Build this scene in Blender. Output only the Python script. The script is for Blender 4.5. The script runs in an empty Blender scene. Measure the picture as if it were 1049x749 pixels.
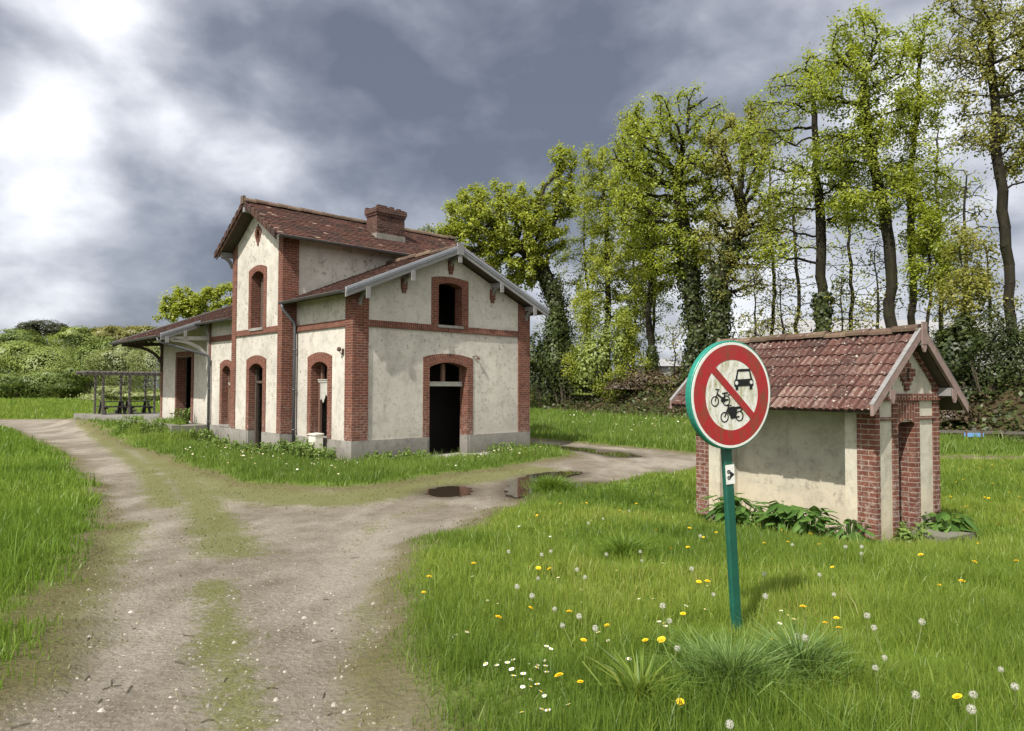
import bpy, bmesh, math, random
import numpy as np
from mathutils import Vector, Matrix
from mathutils.geometry import tessellate_polygon
C = bpy.context.scene.collection
SC = bpy.context.scene
rng = np.random.default_rng(7)
PI = math.pi
rad = math.radians

# ---------------------------------------------------------------- camera, sky, sun, exposure
F_PX, PITCH, ROLL, CAM_H = 724.48, .0313, .0037, 1.95
cam_d = bpy.data.cameras.new('camera'); cam = bpy.data.objects.new('camera', cam_d); C.objects.link(cam)
cam_d.sensor_width = 36; cam_d.lens = F_PX/1049*36; cam_d.clip_start = .05; cam_d.clip_end = 3000
cam.matrix_world = Matrix.Translation((0, 0, CAM_H)) @ Matrix.Rotation(PI/2+PITCH, 4, 'X') @ Matrix.Rotation(ROLL, 4, 'Z')
SC.camera = cam
SC.view_settings.view_transform = 'Standard'; SC.view_settings.look = 'None'
SC.view_settings.exposure = 0.74; SC.view_settings.gamma = 1; SC.view_settings.use_curve_mapping = False
SUN_AZ, SUN_EL = rad(238.2), rad(49)                     # azimuth counted from +X towards +Y
sd_ = bpy.data.lights.new('sun', 'SUN'); sd_.energy = 4.3; sd_.angle = rad(.6); sd_.color = (1, .95, .87)
so = bpy.data.objects.new('sun', sd_); C.objects.link(so)
tos = Vector((math.cos(SUN_EL)*math.cos(SUN_AZ), math.cos(SUN_EL)*math.sin(SUN_AZ), math.sin(SUN_EL)))
so.rotation_euler = tos.to_track_quat('Z', 'Y').to_euler(); so.location = tos*60

# node helpers
def sock(node, k): return node.inputs[k]
def nd(nt, typ, ins=None, **props):
    n = nt.nodes.new(typ)
    for k, v in props.items(): setattr(n, k, v)
    for k, v in (ins or {}).items():
        if isinstance(v, bpy.types.NodeSocket): nt.links.new(v, n.inputs[k])
        else:
            s = n.inputs[k]
            if s.type == 'RGBA' and len(v) == 3: v = (*v, 1)
            s.default_value = v
    return n
def mth(nt, op, a, b=None, clamp=False):
    n = nd(nt, 'ShaderNodeMath', {0: a} if b is None else {0: a, 1: b}, operation=op); n.use_clamp = clamp
    return n.outputs[0]
def mix(nt, f, a, b, blend='MIX'):
    return nd(nt, 'ShaderNodeMix', {0: f, 6: a, 7: b}, data_type='RGBA', blend_type=blend).outputs[2]
def ramp(nt, f, stops, interp='LINEAR'):
    n = nd(nt, 'ShaderNodeValToRGB', {0: f}); cr = n.color_ramp; cr.interpolation = interp
    while len(cr.elements) < len(stops): cr.elements.new(.5)
    for e, (p, c) in zip(cr.elements, stops):
        e.position = p; e.color = (c, c, c, 1) if isinstance(c, (int, float)) else (*c, 1)
    return n.outputs[0]
def noise(nt, vec, scale, detail=4, rough=.55, dist=0.):
    return nd(nt, 'ShaderNodeTexNoise', {'Vector': vec, 'Scale': scale, 'Detail': detail, 'Roughness': rough, 'Distortion': dist}).outputs[0]
def mapping(nt, vec, scale=(1, 1, 1), loc=(0, 0, 0)):
    return nd(nt, 'ShaderNodeMapping', {'Vector': vec, 'Scale': scale, 'Location': loc}).outputs[0]
def attr(nt, name): return nd(nt, 'ShaderNodeAttribute', attribute_name=name).outputs['Fac']

def pix_dir(px, py):
    X, Y = px-524.5, py-374.5
    c, s = math.cos(ROLL), math.sin(ROLL); X, Y = c*X+s*Y, -s*X+c*Y
    d = (X/F_PX, 1, -Y/F_PX); c, s = math.cos(PITCH), math.sin(PITCH)
    return Vector((d[0], d[1]*c-d[2]*s, d[1]*s+d[2]*c)).normalized()

W = bpy.data.worlds.new('World'); SC.world = W; W.use_nodes = True
nt = W.node_tree; nt.nodes.clear()
sky = nd(nt, 'ShaderNodeTexSky', sky_type='NISHITA', sun_disc=False)
sky.sun_elevation = SUN_EL; sky.sun_rotation = PI/2-SUN_AZ
tc = nd(nt, 'ShaderNodeTexCoord').outputs['Generated']
sep = nd(nt, 'ShaderNodeSeparateXYZ', {0: tc})
den = mth(nt, 'ADD', mth(nt, 'MAXIMUM', sep.outputs[2], 0.0), .16)
px_ = mth(nt, 'DIVIDE', sep.outputs[0], den); py_ = mth(nt, 'DIVIDE', sep.outputs[1], den)
cp = nd(nt, 'ShaderNodeMix', {0: .12, 4: nd(nt, 'ShaderNodeVectorMath', {0: tc, 1: (1.5, 1.5, 2.6)}, operation='MULTIPLY').outputs[0], 5: nd(nt, 'ShaderNodeCombineXYZ', {0: px_, 1: py_, 2: .37}).outputs[0]}, data_type='VECTOR').outputs[1]
n1 = noise(nt, mapping(nt, cp, (1, 1, 1), (3.1, 1.7, 0)), 1.9, 9, .5, .15)
n2 = noise(nt, mapping(nt, cp, (1, 1, 1), (8.4, 5.2, 0)), 5.2, 8, .5, .15)
t = mth(nt, 'ADD', mth(nt, 'MULTIPLY', mth(nt, 'SUBTRACT', n1, .5), 1.7), mth(nt, 'MULTIPLY', mth(nt, 'SUBTRACT', n2, .5), 1.15))
t = mth(nt, 'ADD', t, .40)
LOBES = [(470, 60, -.13, 14), (660, 110, -.12, 18), (330, 205, -.08, 70), (560, 210, -.10, 45), (800, 20, -.08, 30), (250, 30, -.08, 60),
         (135, 8, .42, 420), (40, 205, .26, 420), (240, 172, .36, 300), (130, 140, .22, 220), (20, 130, .10, 220), (60, 260, .1, 200), (290, 160, .14, 300), (55, 95, .16, 260), (20, 250, .08, 120),
         (60, 323, .36, 700), (100, 250, -.06, 80), (40, 300, -.10, 200), (940, 190, .28, 18), (1030, 10, .22, 60), (850, 290, .20, 24), (640, 300, .16, 80), (70, 190, .10, 40), (150, 300, .06, 60), (20, 30, -.05, 200), (215, 85, -.08, 200), (180, 240, -.07, 200)]
for x, y, w, k in LOBES:
    d = pix_dir(x, y)
    dp = nd(nt, 'ShaderNodeVectorMath', {0: tc, 1: tuple(d)}, operation='DOT_PRODUCT').outputs['Value']
    e = mth(nt, 'EXPONENT', mth(nt, 'MULTIPLY', mth(nt, 'SUBTRACT', dp, 1.0), float(k)))
    t = mth(nt, 'ADD', t, mth(nt, 'MULTIPLY', e, float(w)))
back = nd(nt, 'ShaderNodeVectorMath', {0: tc, 1: (-.2, -.80, .56)}, operation='DOT_PRODUCT').outputs['Value']   # brightening added to the unseen sky behind the viewer, as fill light
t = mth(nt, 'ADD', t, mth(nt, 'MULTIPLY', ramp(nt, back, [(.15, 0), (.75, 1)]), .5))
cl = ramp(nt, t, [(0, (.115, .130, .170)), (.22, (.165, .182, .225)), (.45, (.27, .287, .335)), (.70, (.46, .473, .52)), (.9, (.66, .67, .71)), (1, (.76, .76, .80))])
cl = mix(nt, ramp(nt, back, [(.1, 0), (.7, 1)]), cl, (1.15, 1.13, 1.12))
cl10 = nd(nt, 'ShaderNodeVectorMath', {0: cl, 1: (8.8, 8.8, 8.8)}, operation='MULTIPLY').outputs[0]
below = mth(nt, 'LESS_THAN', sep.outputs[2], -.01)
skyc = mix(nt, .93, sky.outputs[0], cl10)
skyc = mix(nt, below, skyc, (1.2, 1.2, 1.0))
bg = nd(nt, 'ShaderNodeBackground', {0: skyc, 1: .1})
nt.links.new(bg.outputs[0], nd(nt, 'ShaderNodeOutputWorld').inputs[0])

# ---------------------------------------------------------------- materials
def material(name, rough=.85, spec=.3):
    m = bpy.data.materials.new(name); m.use_nodes = True; nt = m.node_tree
    b = nt.nodes['Principled BSDF']; b.inputs['Roughness'].default_value = rough; b.inputs['Specular IOR Level'].default_value = spec
    return m, nt, b
def setc(nt, b, c): nt.links.new(c, b.inputs['Base Color']) if isinstance(c, bpy.types.NodeSocket) else setattr(b.inputs['Base Color'], 'default_value', (*c, 1))
def bump(nt, b, h, strength=.3, dist=.02):
    n = nd(nt, 'ShaderNodeBump', {'Strength': strength, 'Distance': dist, 'Height': h}); nt.links.new(n.outputs[0], b.inputs['Normal'])
def objc(nt): return nd(nt, 'ShaderNodeTexCoord').outputs['Object']
def uvc(nt): return nd(nt, 'ShaderNodeTexCoord').outputs['UV']

def m_plaster(name, base, stain, low, speck=.5, low_h=1.0):
    m, nt, b = material(name, .92, .15); o = objc(nt)
    big = noise(nt, o, .55, 6, .62); med = noise(nt, o, 2.6, 8, .7, .3); fine = noise(nt, o, 26, 5, .7)
    streak = noise(nt, mapping(nt, o, (3.1, 3.1, .55)), 1.5, 8, .72, .6)
    c = mix(nt, ramp(nt, big, [(.36, 0), (.66, 1)]), base, tuple(x*.74 for x in base))
    c = mix(nt, mth(nt, 'MULTIPLY', ramp(nt, med, [(.47, 0), (.70, 1)]), .68), c, stain)
    c = mix(nt, mth(nt, 'MULTIPLY', ramp(nt, streak, [(.56, 0), (.78, 1)]), .55), c, tuple(x*.72 for x in stain))
    z = nd(nt, 'ShaderNodeSeparateXYZ', {0: o}).outputs[2]
    zl = mth(nt, 'ADD', z, mth(nt, 'MULTIPLY', mth(nt, 'SUBTRACT', med, .5), 1.3))
    c = mix(nt, mth(nt, 'MULTIPLY', ramp(nt, mth(nt, 'DIVIDE', zl, low_h), [(.15, 1), (1, 0)]), .65), c, low)
    sp = mth(nt, 'MULTIPLY', ramp(nt, fine, [(.60, 0), (.70, 1)]), speck)
    c = mix(nt, mth(nt, 'MULTIPLY', sp, ramp(nt, noise(nt, o, 1.1, 5, .6), [(.38, 0), (.62, 1)])), c, (.11, .10, .09))
    pk = mth(nt, 'MULTIPLY', ramp(nt, noise(nt, o, 8.5, 6, .75), [(.55, 0), (.63, 1)]), ramp(nt, noise(nt, o, .8, 5, .65), [(.38, .12), (.6, .85)]))
    c = mix(nt, mth(nt, 'MULTIPLY', pk, min(1, speck*1.1)), c, (.13, .115, .095))
    setc(nt, b, c); bump(nt, b, mth(nt, 'ADD', fine, mth(nt, 'MULTIPLY', med, 1.5)), .35, .012)
    return m
P_WALL = m_plaster('lime_render', (.50, .47, .415), (.27, .25, .215), (.31, .285, .235), .95)
P_HUT = m_plaster('hut_render', (.47, .44, .365), (.20, .18, .14), (.46, .39, .27), .5, .8)
P_PLINTH = m_plaster('cement_plinth', (.27, .255, .23), (.08, .072, .064), (.13, .12, .10), 1., .5)
P_STONE = m_plaster('platform_stone', (.20, .19, .165), (.10, .095, .08), (.12, .125, .08), .8, .2)

def m_brick(name, c1, c2, mortar, bw=.22, rh=.068, msize=.0065, eff=.35):
    m, nt, b = material(name, .9, .2); uv = uvc(nt); o = objc(nt)
    wob = nd(nt, 'ShaderNodeVectorMath', {0: uv, 1: nd(nt, 'ShaderNodeVectorMath', {0: nd(nt, 'ShaderNodeTexNoise', {'Vector': o, 'Scale': 5., 'Detail': 3.}).outputs[1], 1: (.012, .012, 0)}, operation='MULTIPLY').outputs[0]}, operation='ADD').outputs[0]
    br = nd(nt, 'ShaderNodeTexBrick', {'Vector': wob, 'Color1': c1, 'Color2': c2, 'Mortar': mortar, 'Scale': 1., 'Mortar Size': msize, 'Mortar Smooth': .25, 'Bias': -.1, 'Brick Width': bw, 'Row Height': rh})
    n = noise(nt, o, 9, 6, .7); big = noise(nt, o, .9, 5, .6)
    c = mix(nt, ramp(nt, n, [(.35, 0), (.75, .6)]), br.outputs[0], tuple(x*.45 for x in c2))
    e = mth(nt, 'MULTIPLY', ramp(nt, noise(nt, o, 7, 7, .75), [(.58, 0), (.70, 1)]), ramp(nt, big, [(.45, 0), (.7, eff)]))
    c = mix(nt, e, c, (.5, .45, .40))
    c = mix(nt, ramp(nt, noise(nt, o, .6, 4, .6), [(.5, 0), (.8, .5)]), c, tuple(x*.4 for x in c1))
    zb = nd(nt, 'ShaderNodeSeparateXYZ', {0: o}).outputs[2]; lowm = ramp(nt, mth(nt, 'ADD', zb, mth(nt, 'MULTIPLY', big, 1.6)), [(.9, 1), (1.0, 0)]) if eff < .3 else ramp(nt, mth(nt, 'DIVIDE', mth(nt, 'ADD', zb, mth(nt, 'MULTIPLY', n, 1.4)), 2.6), [(.35, 1), (.9, 0)])
    c = mix(nt, mth(nt, 'MULTIPLY', lowm, ramp(nt, noise(nt, o, 13, 6, .75), [(.48, 0), (.62, .6)])), c, (.36, .31, .27))
    setc(nt, b, c)
    bump(nt, b, mth(nt, 'SUBTRACT', mth(nt, 'MULTIPLY', n, .4), br.outputs[1]), .5, .012)
    return m
B_ST = m_brick('station_brick', (.172, .058, .035), (.098, .034, .024), (.235, .185, .145), eff=.5)
B_HUT = m_brick('hut_brick', (.158, .056, .036), (.098, .036, .027), (.30, .245, .20), .2, .066, .0065, .4)
B_CHIM = m_brick('chimney_brick', (.105, .045, .032), (.055, .03, .025), (.15, .13, .11), eff=.6)

def m_tile(name, stops, moss, mossy, lich=.4):
    m, nt, b = material(name, .88, .2); o = objc(nt); t = attr(nt, 'tone')
    c = ramp(nt, t, stops)
    n = noise(nt, o, 2.2, 6, .7); f = noise(nt, o, 22, 5, .7)
    c = mix(nt, ramp(nt, n, [(.45, 0), (.7, mossy)]), c, moss)
    c = mix(nt, mth(nt, 'MULTIPLY', ramp(nt, f, [(.58, 0), (.68, 1)]), lich), c, (.40, .37, .31))
    c = mix(nt, ramp(nt, noise(nt, o, 60, 3, .6), [(.5, 0), (.75, .4)]), c, (.03, .025, .02))
    setc(nt, b, c); bump(nt, b, f, .3, .01)
    return m
T_ST = m_tile('old_tile', [(0, (.035, .021, .018)), (.4, (.070, .031, .024)), (.78, (.105, .042, .030)), (.96, (.12, .058, .042)), (1, (.24, .17, .125))], (.04, .036, .024), .55, .4)
T_HUT = m_tile('ridged_tile', [(0, (.040, .021, .018)), (.45, (.072, .031, .024)), (.8, (.102, .050, .040)), (1, (.17, .115, .095))], (.07, .05, .042), .55, 1.)
T_RIDGE = m_tile('ridge_tile', [(0, (.06, .034, .026)), (1, (.15, .10, .07))], (.10, .09, .05), .6, .6)

def m_plain(name, col, var=.35, rough=.7, scale=6., spec=.3, metal=0., grain=None, dark=.55):
    m, nt, b = material(name, rough, spec); o = objc(nt); b.inputs['Metallic'].default_value = metal
    v = mapping(nt, o, grain) if grain else o
    n = noise(nt, v, scale, 7, .7)
    c = mix(nt, ramp(nt, n, [(.35, 0), (.75, var)]), col, tuple(x*dark*.6 for x in col))
    setc(nt, b, c); bump(nt, b, n, .2, .006)
    return m
W_GREY = m_plain('weathered_grey_wood', (.21, .205, .20), .6, .85, 5., grain=(1, 1, 6))
W_WHITE = m_plain('old_white_paint', (.40, .385, .35), .6, .7, 8.)
W_PINK = m_plain('faded_pink_paint', (.235, .165, .148), .7, .8, 9.)
W_DARK = m_plain('dark_soffit_wood', (.075, .058, .045), .6, .9, 7.)
W_BROWN = m_plain('brown_wood', (.15, .085, .06), .6, .85, 9.)
W_PERG = m_plain('grey_larch', (.10, .09, .078), .6, .9, 6.)
W_BENCH = m_plain('dark_bench_wood', (.045, .04, .038), .5, .8, 6.)
Z_ZINC = m_plain('zinc_flashing', (.25, .26, .285), .4, .55, 4., .5)
Z_GUT = m_plain('dark_gutter', (.085, .082, .080), .5, .6, 4., .4)
Z_PIPE = m_plain('grey_pipe', (.085, .09, .10), .35, .5, 3., .5)
BLACKM = m_plain('interior_shade', (.028, .022, .019), .4, .95, 2.)  # near-black colour stands in for the darkness inside openings
G_GREEN = m_plain('green_enamel', (.008, .082, .055), .7, .42, 7., .5)
G_TRAY = m_plain('green_tray', (.015, .20, .145), .3, .42, 7., .5)
CONC = m_plain('slab_concrete', (.33, .31, .275), .6, .9, 5.)
CAB = m_plain('cream_cabinet', (.60, .57, .48), .35, .6, 4.)
RUST = m_plain('rusted_iron', (.09, .05, .035), .6, .8, 12.)
ROCK = m_tile('track_pebble', [(0, (.09, .075, .055)), (.5, (.22, .195, .16)), (1, (.40, .37, .33))], (.2, .18, .15), .2, .1)
PALE = m_plain('pale_cladding', (.25, .25, .255), .2, .7, .3)
BLUE = m_plain('blue_plastic', (.10, .22, .42), .3, .5, 5.)
def m_tex_flat(name, col, algae, amt, rough=.4):
    m, nt, b = material(name, rough, .45); o = objc(nt)
    n = noise(nt, mapping(nt, o, (9, 9, 3.2)), 2.2, 8, .72, .4); f = noise(nt, o, 55, 6, .7)
    z = nd(nt, 'ShaderNodeSeparateXYZ', {0: o}).outputs[2]
    k = mth(nt, 'MULTIPLY', ramp(nt, n, [(.46, 0), (.66, 1)]), amt)
    c = mix(nt, k, col, algae); c = mix(nt, mth(nt, 'MULTIPLY', ramp(nt, f, [(.56, 0), (.68, 1)]), amt*.8), c, tuple(x*.55 for x in algae))
    setc(nt, b, c); return m
S_RED = m_tex_flat('sign_red', (.30, .016, .020), (.13, .055, .028), .95)
S_WHITE = m_tex_flat('sign_white', (.58, .58, .54), (.29, .275, .14), 1.)
S_RIM = m_tex_flat('sign_rim_white', (.60, .60, .57), (.4, .4, .3), .4)
S_BLACK = m_plain('sign_black', (.012, .012, .013), .2, .4)

def m_leaf(name, stops, trans=.45, nsc=.25, amp=.5):
    m = bpy.data.materials.new(name); m.use_nodes = True; nt = m.node_tree; nt.nodes.clear(); o = objc(nt)
    t = mth(nt, 'ADD', attr(nt, 'tone'), mth(nt, 'MULTIPLY', mth(nt, 'SUBTRACT', noise(nt, o, nsc, 3, .6), .5), amp), True)
    c = ramp(nt, t, stops)
    d = nd(nt, 'ShaderNodeBsdfDiffuse', {0: c}); tr = nd(nt, 'ShaderNodeBsdfTranslucent', {0: mix(nt, .35, c, (.16, .2, .02), 'ADD')})
    g = nd(nt, 'ShaderNodeBsdfGlossy', {0: (.5, .5, .5, 1), 1: .45})
    s = nd(nt, 'ShaderNodeMixShader', {0: trans, 1: d.outputs[0], 2: tr.outputs[0]})
    s = nd(nt, 'ShaderNodeMixShader', {0: .035, 1: s.outputs[0], 2: g.outputs[0]})
    nt.links.new(s.outputs[0], nd(nt, 'ShaderNodeOutputMaterial').inputs[0]); return m
L_OAK = m_leaf('spring_oak_leaf', [(0, (.13, .155, .018)), (.5, (.26, .30, .03)), (1, (.40, .42, .06))], .5)
L_OAK2 = m_leaf('green_oak_leaf', [(0, (.135, .17, .018)), (.5, (.26, .31, .03)), (1, (.40, .43, .055))], .5)
L_OLIVE = m_leaf('olive_young_leaf', [(0, (.135, .14, .028)), (.5, (.245, .245, .048)), (1, (.37, .345, .085))], .5)
L_IVY = m_leaf('ivy_leaf', [(0, (.020, .027, .009)), (.6, (.048, .064, .018)), (1, (.11, .13, .035))], .2, .6, .9)
L_DARK = m_leaf('dark_undergrowth_leaf', [(0, (.020, .028, .010)), (.5, (.042, .058, .017)), (1, (.10, .125, .032))], .2, .5, .9)
L_BROWN = m_leaf('dry_twig_leaf', [(0, (.035, .025, .016)), (.6, (.085, .06, .035)), (1, (.14, .11, .055))], .2, .6, .8)
L_WILLOW = m_leaf('willow_leaf', [(0, (.12, .155, .035)), (.5, (.215, .265, .065)), (1, (.32, .37, .12))], .35, .12, .8)
L_PALE = m_leaf('pale_willow_leaf', [(0, (.12, .14, .05)), (.5, (.20, .23, .085)), (1, (.32, .34, .15))], .35, .12, .7)
L_HEDGE = m_leaf('hedge_leaf', [(0, (.06, .085, .024)), (.5, (.125, .17, .038)), (1, (.22, .26, .07))], .3, .12, .8)
L_PINE = m_leaf('pine_needle', [(0, (.022, .03, .016)), (1, (.06, .062, .03))], .15, .2)
L_YEL = m_leaf('yellow_green_leaf', [(0, (.11, .11, .03)), (.5, (.20, .19, .05)), (1, (.29, .27, .08))], .35, .12, .7)
L_DOCK = m_leaf('broad_weed_leaf', [(0, (.030, .065, .013)), (.5, (.062, .13, .024)), (1, (.13, .22, .048))], .3, 3., .5)
L_NETTLE = m_leaf('nettle_leaf', [(0, (.075, .12, .028)), (.5, (.135, .205, .045)), (1, (.22, .29, .075))], .3, 2., .5)
G_R = m_leaf('meadow_grass', [(0, (.085, .15, .020)), (.35, (.155, .232, .032)), (.65, (.220, .288, .045)), (.88, (.255, .315, .05)), (1, (.33, .31, .10))], .5, .55, 1.0)
G_L = m_leaf('lush_grass', [(0, (.068, .125, .014)), (.5, (.122, .208, .022)), (1, (.21, .29, .045))], .4, .35, .6)
G_V = m_leaf('verge_grass', [(0, (.070, .12, .018)), (.5, (.125, .20, .028)), (1, (.21, .275, .055))], .45, .5, .8)
G_TUS = m_leaf('tussock_grass', [(0, (.06, .115, .025)), (.5, (.13, .215, .05)), (1, (.23, .31, .10))], .3, 4., .3)
G_MOSS = m_leaf('low_moss_growth', [(0, (.09, .09, .03)), (.5, (.15, .145, .05)), (1, (.23, .205, .09))], .3, 1., .6)
F_YEL = m_plain('dandelion_yellow', (.80, .52, .012), .2, .7, 30.)
F_WHITE = m_plain('daisy_white', (.78, .78, .76), .1, .7, 30.)
F_STEM = m_plain('flower_stem', (.13, .16, .05), .3, .7, 20.)
m, nt, b = material('seed_fluff', .9, .1); b.inputs['Base Color'].default_value = (.50, .48, .43, 1); b.inputs['Alpha'].default_value = .42; F_SEED = m
def m_bark(name, c1, c2, moss):
    m, nt, b = material(name, .95, .1); o = objc(nt)
    n = noise(nt, mapping(nt, o, (6, 6, 1.2)), 1.6, 8, .7); g = noise(nt, o, .7, 4, .6)
    c = mix(nt, ramp(nt, n, [(.35, 0), (.7, 1)]), c1, c2); c = mix(nt, ramp(nt, g, [(.45, 0), (.7, .6)]), c, moss)
    setc(nt, b, c); bump(nt, b, n, .6, .05); return m
BARK = m_bark('oak_bark', (.012, .010, .008), (.036, .030, .022), (.030, .034, .014))
TWIG = m_bark('thin_twig_bark', (.05, .04, .03), (.11, .09, .065), (.07, .07, .04))

# ---------------------------------------------------------------- mesh builder
class MB:
    def __init__(s): s.v = []; s.f = []; s.uv = []; s.t = []
    def face(s, idx, uv=None, tone=.5): s.f.append(tuple(idx)); s.uv.append(uv); s.t.append(tone)
    def poly(s, pts, uv=None, tone=.5):
        k = len(s.v); s.v += [tuple(p) for p in pts]; s.face(range(k, k+len(pts)), uv, tone)
    def hexa(s, p, uv=None, tone=.5):                       # 8 points, bottom ring then top ring
        k = len(s.v); s.v += [tuple(q) for q in p]
        for q in ((3, 2, 1, 0), (4, 5, 6, 7), (0, 1, 5, 4), (1, 2, 6, 5), (2, 3, 7, 6), (3, 0, 4, 7)): s.face([k+i for i in q], uv, tone)
    def box(s, x0, x1, y0, y1, z0, z1, tone=.5):
        s.hexa([(x0, y0, z0), (x1, y0, z0), (x1, y1, z0), (x0, y1, z0), (x0, y0, z1), (x1, y0, z1), (x1, y1, z1), (x0, y1, z1)], None, tone)
    def beam(s, a, b, w, h, up=(0, 0, 1), tone=.5):         # rectangular bar from a to b
        a, b = Vector(a), Vector(b); d = (b-a).normalized(); up = Vector(up)
        sd = d.cross(up); sd = sd.normalized() if sd.length > 1e-4 else Vector((1, 0, 0)); u = sd.cross(d)
        q = [sd*(-w/2)-u*(h/2), sd*(w/2)-u*(h/2), sd*(w/2)+u*(h/2), sd*(-w/2)+u*(h/2)]
        s.hexa([a+x for x in q]+[b+x for x in q], None, tone)
    def prism(s, poly, axis, c0, c1, holes=(), tone=.5):
        P = {'u': lambda a, b, c: (c, a, b), 'v': lambda a, b, c: (a, c, b), 'z': lambda a, b, c: (a, b, c)}[axis]
        loops = [list(poly)]+[list(h) for h in holes]
        tris = tessellate_polygon([[Vector((a, b, 0)) for a, b in l] for l in loops])
        flat = [q for l in loops for q in l]
        k = len(s.v); n = len(flat); s.v += [P(a, b, c0) for a, b in flat]+[P(a, b, c1) for a, b in flat]
        for tr in tris:
            s.face([k+i for i in tr], None, tone); s.face([k+n+i for i in reversed(tr)], None, tone)
        o = 0
        for l in loops:
            m = len(l)
            for i in range(m):
                a, b = k+o+i, k+o+(i+1) % m; s.face((a, b, b+n, a+n), None, tone)
            o += m
    def tube(s, pts, rs, n=8, cap=True, tone=.5):
        pts = [Vector(p) for p in pts]
        if not hasattr(rs, '__len__'): rs = [rs]*len(pts)
        k0 = len(s.v); prev = None
        for i, p in enumerate(pts):
            d = (pts[min(i+1, len(pts)-1)]-pts[max(i-1, 0)]).normalized()
            if prev is None: prev = d.orthogonal().normalized()
            a = (prev-d*prev.dot(d)); a = a.normalized() if a.length > 1e-5 else d.orthogonal().normalized(); prev = a; b = d.cross(a)
            for j in range(n):
                th = 2*PI*j/n; s.v.append(tuple(p+(a*math.cos(th)+b*math.sin(th))*rs[i]))
        for i in range(len(pts)-1):
            for j in range(n):
                a, b = k0+i*n+j, k0+i*n+(j+1) % n; s.face((a, b, b+n, a+n), None, tone)
        if cap:
            s.face([k0+j for j in range(n)][::-1], None, tone); s.face([k0+(len(pts)-1)*n+j for j in range(n)], None, tone)
    def build(s, name, mat, parent=None, smooth=False, swap=False):
        me = bpy.data.meshes.new(name); me.from_pydata(s.v, [], s.f)
        uvl = me.uv_layers.new(name='UVMap'); V = s.v; out = []
        for p, uv in zip(me.polygons, s.uv):
            if uv is not None and len(uv) == p.loop_total: out += [c for q in uv for c in q]; continue
            nx, ny, nz = (abs(x) for x in p.normal)
            for vi in p.vertices:
                x, y, z = V[vi]
                q = (x, y) if nz > nx and nz > ny else ((y, z) if nx > ny else (x, z))
                out += (q[1], q[0]) if swap else q
        uvl.data.foreach_set('uv', out)
        at = me.attributes.new('tone', 'FLOAT', 'FACE'); at.data.foreach_set('value', [float(x) for x in s.t])
        if smooth: me.polygons.foreach_set('use_smooth', [True]*len(me.polygons))
        me.materials.append(mat); me.update()
        return link(name, me, parent)
def link(name, me, parent=None):
    o = bpy.data.objects.new(name, me); C.objects.link(o)
    if parent: o.parent = parent
    return o
def raw_mesh(name, V, Fq, mat, tone=None, tris=None, smooth=False, extra=None):
    """big meshes from numpy: V (n,3), Fq (m,4) quads, tris (k,3), tone per vertex"""
    me = bpy.data.meshes.new(name); V = np.ascontiguousarray(V, np.float32)
    idx = np.concatenate([np.asarray(Fq, np.int32).ravel()] + ([np.asarray(tris, np.int32).ravel()] if tris is not None else []))
    nq = len(Fq); ntr = 0 if tris is None else len(tris)
    starts = np.concatenate([np.arange(nq)*4, nq*4+np.arange(ntr)*3]).astype(np.int32)
    me.vertices.add(len(V)); me.vertices.foreach_set('co', V.ravel())
    me.loops.add(len(idx)); me.loops.foreach_set('vertex_index', idx)
    me.polygons.add(nq+ntr); me.polygons.foreach_set('loop_start', starts)
    me.update(calc_edges=True); me.validate()
    if tone is not None:
        at = me.attributes.new('tone', 'FLOAT', 'POINT'); at.data.foreach_set('value', np.asarray(tone, np.float32))
    for k, a in (extra or {}).items():
        at = me.attributes.new(k, 'FLOAT', 'POINT'); at.data.foreach_set('value', np.asarray(a, np.float32))
    if smooth: me.polygons.foreach_set('use_smooth', np.ones(nq+ntr, bool))
    me.materials.append(mat); return me
def thing(name, label, cat, loc=(0, 0, 0), rz=0, group=None):
    o = bpy.data.objects.new(name, None); C.objects.link(o); o.location = loc; o.rotation_euler = (0, 0, rz); o.empty_display_size = .2
    return tag(o, label, cat, group)
def tag(o, label, cat, group=None):
    o['label'] = label; o['category'] = cat
    if group: o['group'] = group
    return o
def structure(o): o['kind'] = 'structure'; return o
def arch(a0, a1, z0, zs, rise, n=9):
    pts = [(a0, z0), (a1, z0), (a1, zs)]; w = (a1-a0)/2; R = (w*w+rise*rise)/(2*rise); cz = zs+rise-R; c = (a0+a1)/2; th = math.asin(w/R)
    for i in range(1, n): an = th-2*th*i/n; pts.append((c+R*math.sin(an), cz+R*math.cos(an)))
    return pts+[(a0, zs)]
# ---------------------------------------------------------------- ground, tracks, puddles, bank
def smooth(t): t = np.clip(t, 0, 1); return t*t*(3-2*t)
def lump(x, y, s, seed=0):                                  # cheap smooth noise, roughly -1..1
    r = np.random.default_rng(seed); o = 0
    for k in range(5):
        a = r.uniform(0, 2*PI); f = s*r.uniform(.6, 1.7); o = o+np.sin((x*math.cos(a)+y*math.sin(a))*f+r.uniform(0, 6.3)+1.3*np.sin((y*math.cos(a)-x*math.sin(a))*f*.6+r.uniform(0, 6)))
    return o/3.2
LEFT_P = [(-2.45, 3.0), (-2.62, 3.84), (-2.72, 4.3), (-3.2, 5.18), (-3.92, 6.6), (-5.08, 8.85), (-7.1, 12.44), (-9.18, 15.39), (-11.79, 19.08), (-15.53, 23.8), (-20.58, 29.76), (-24.51, 33.95), (-70, 52), (-90, -10), (-2.45, -10)]
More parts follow.
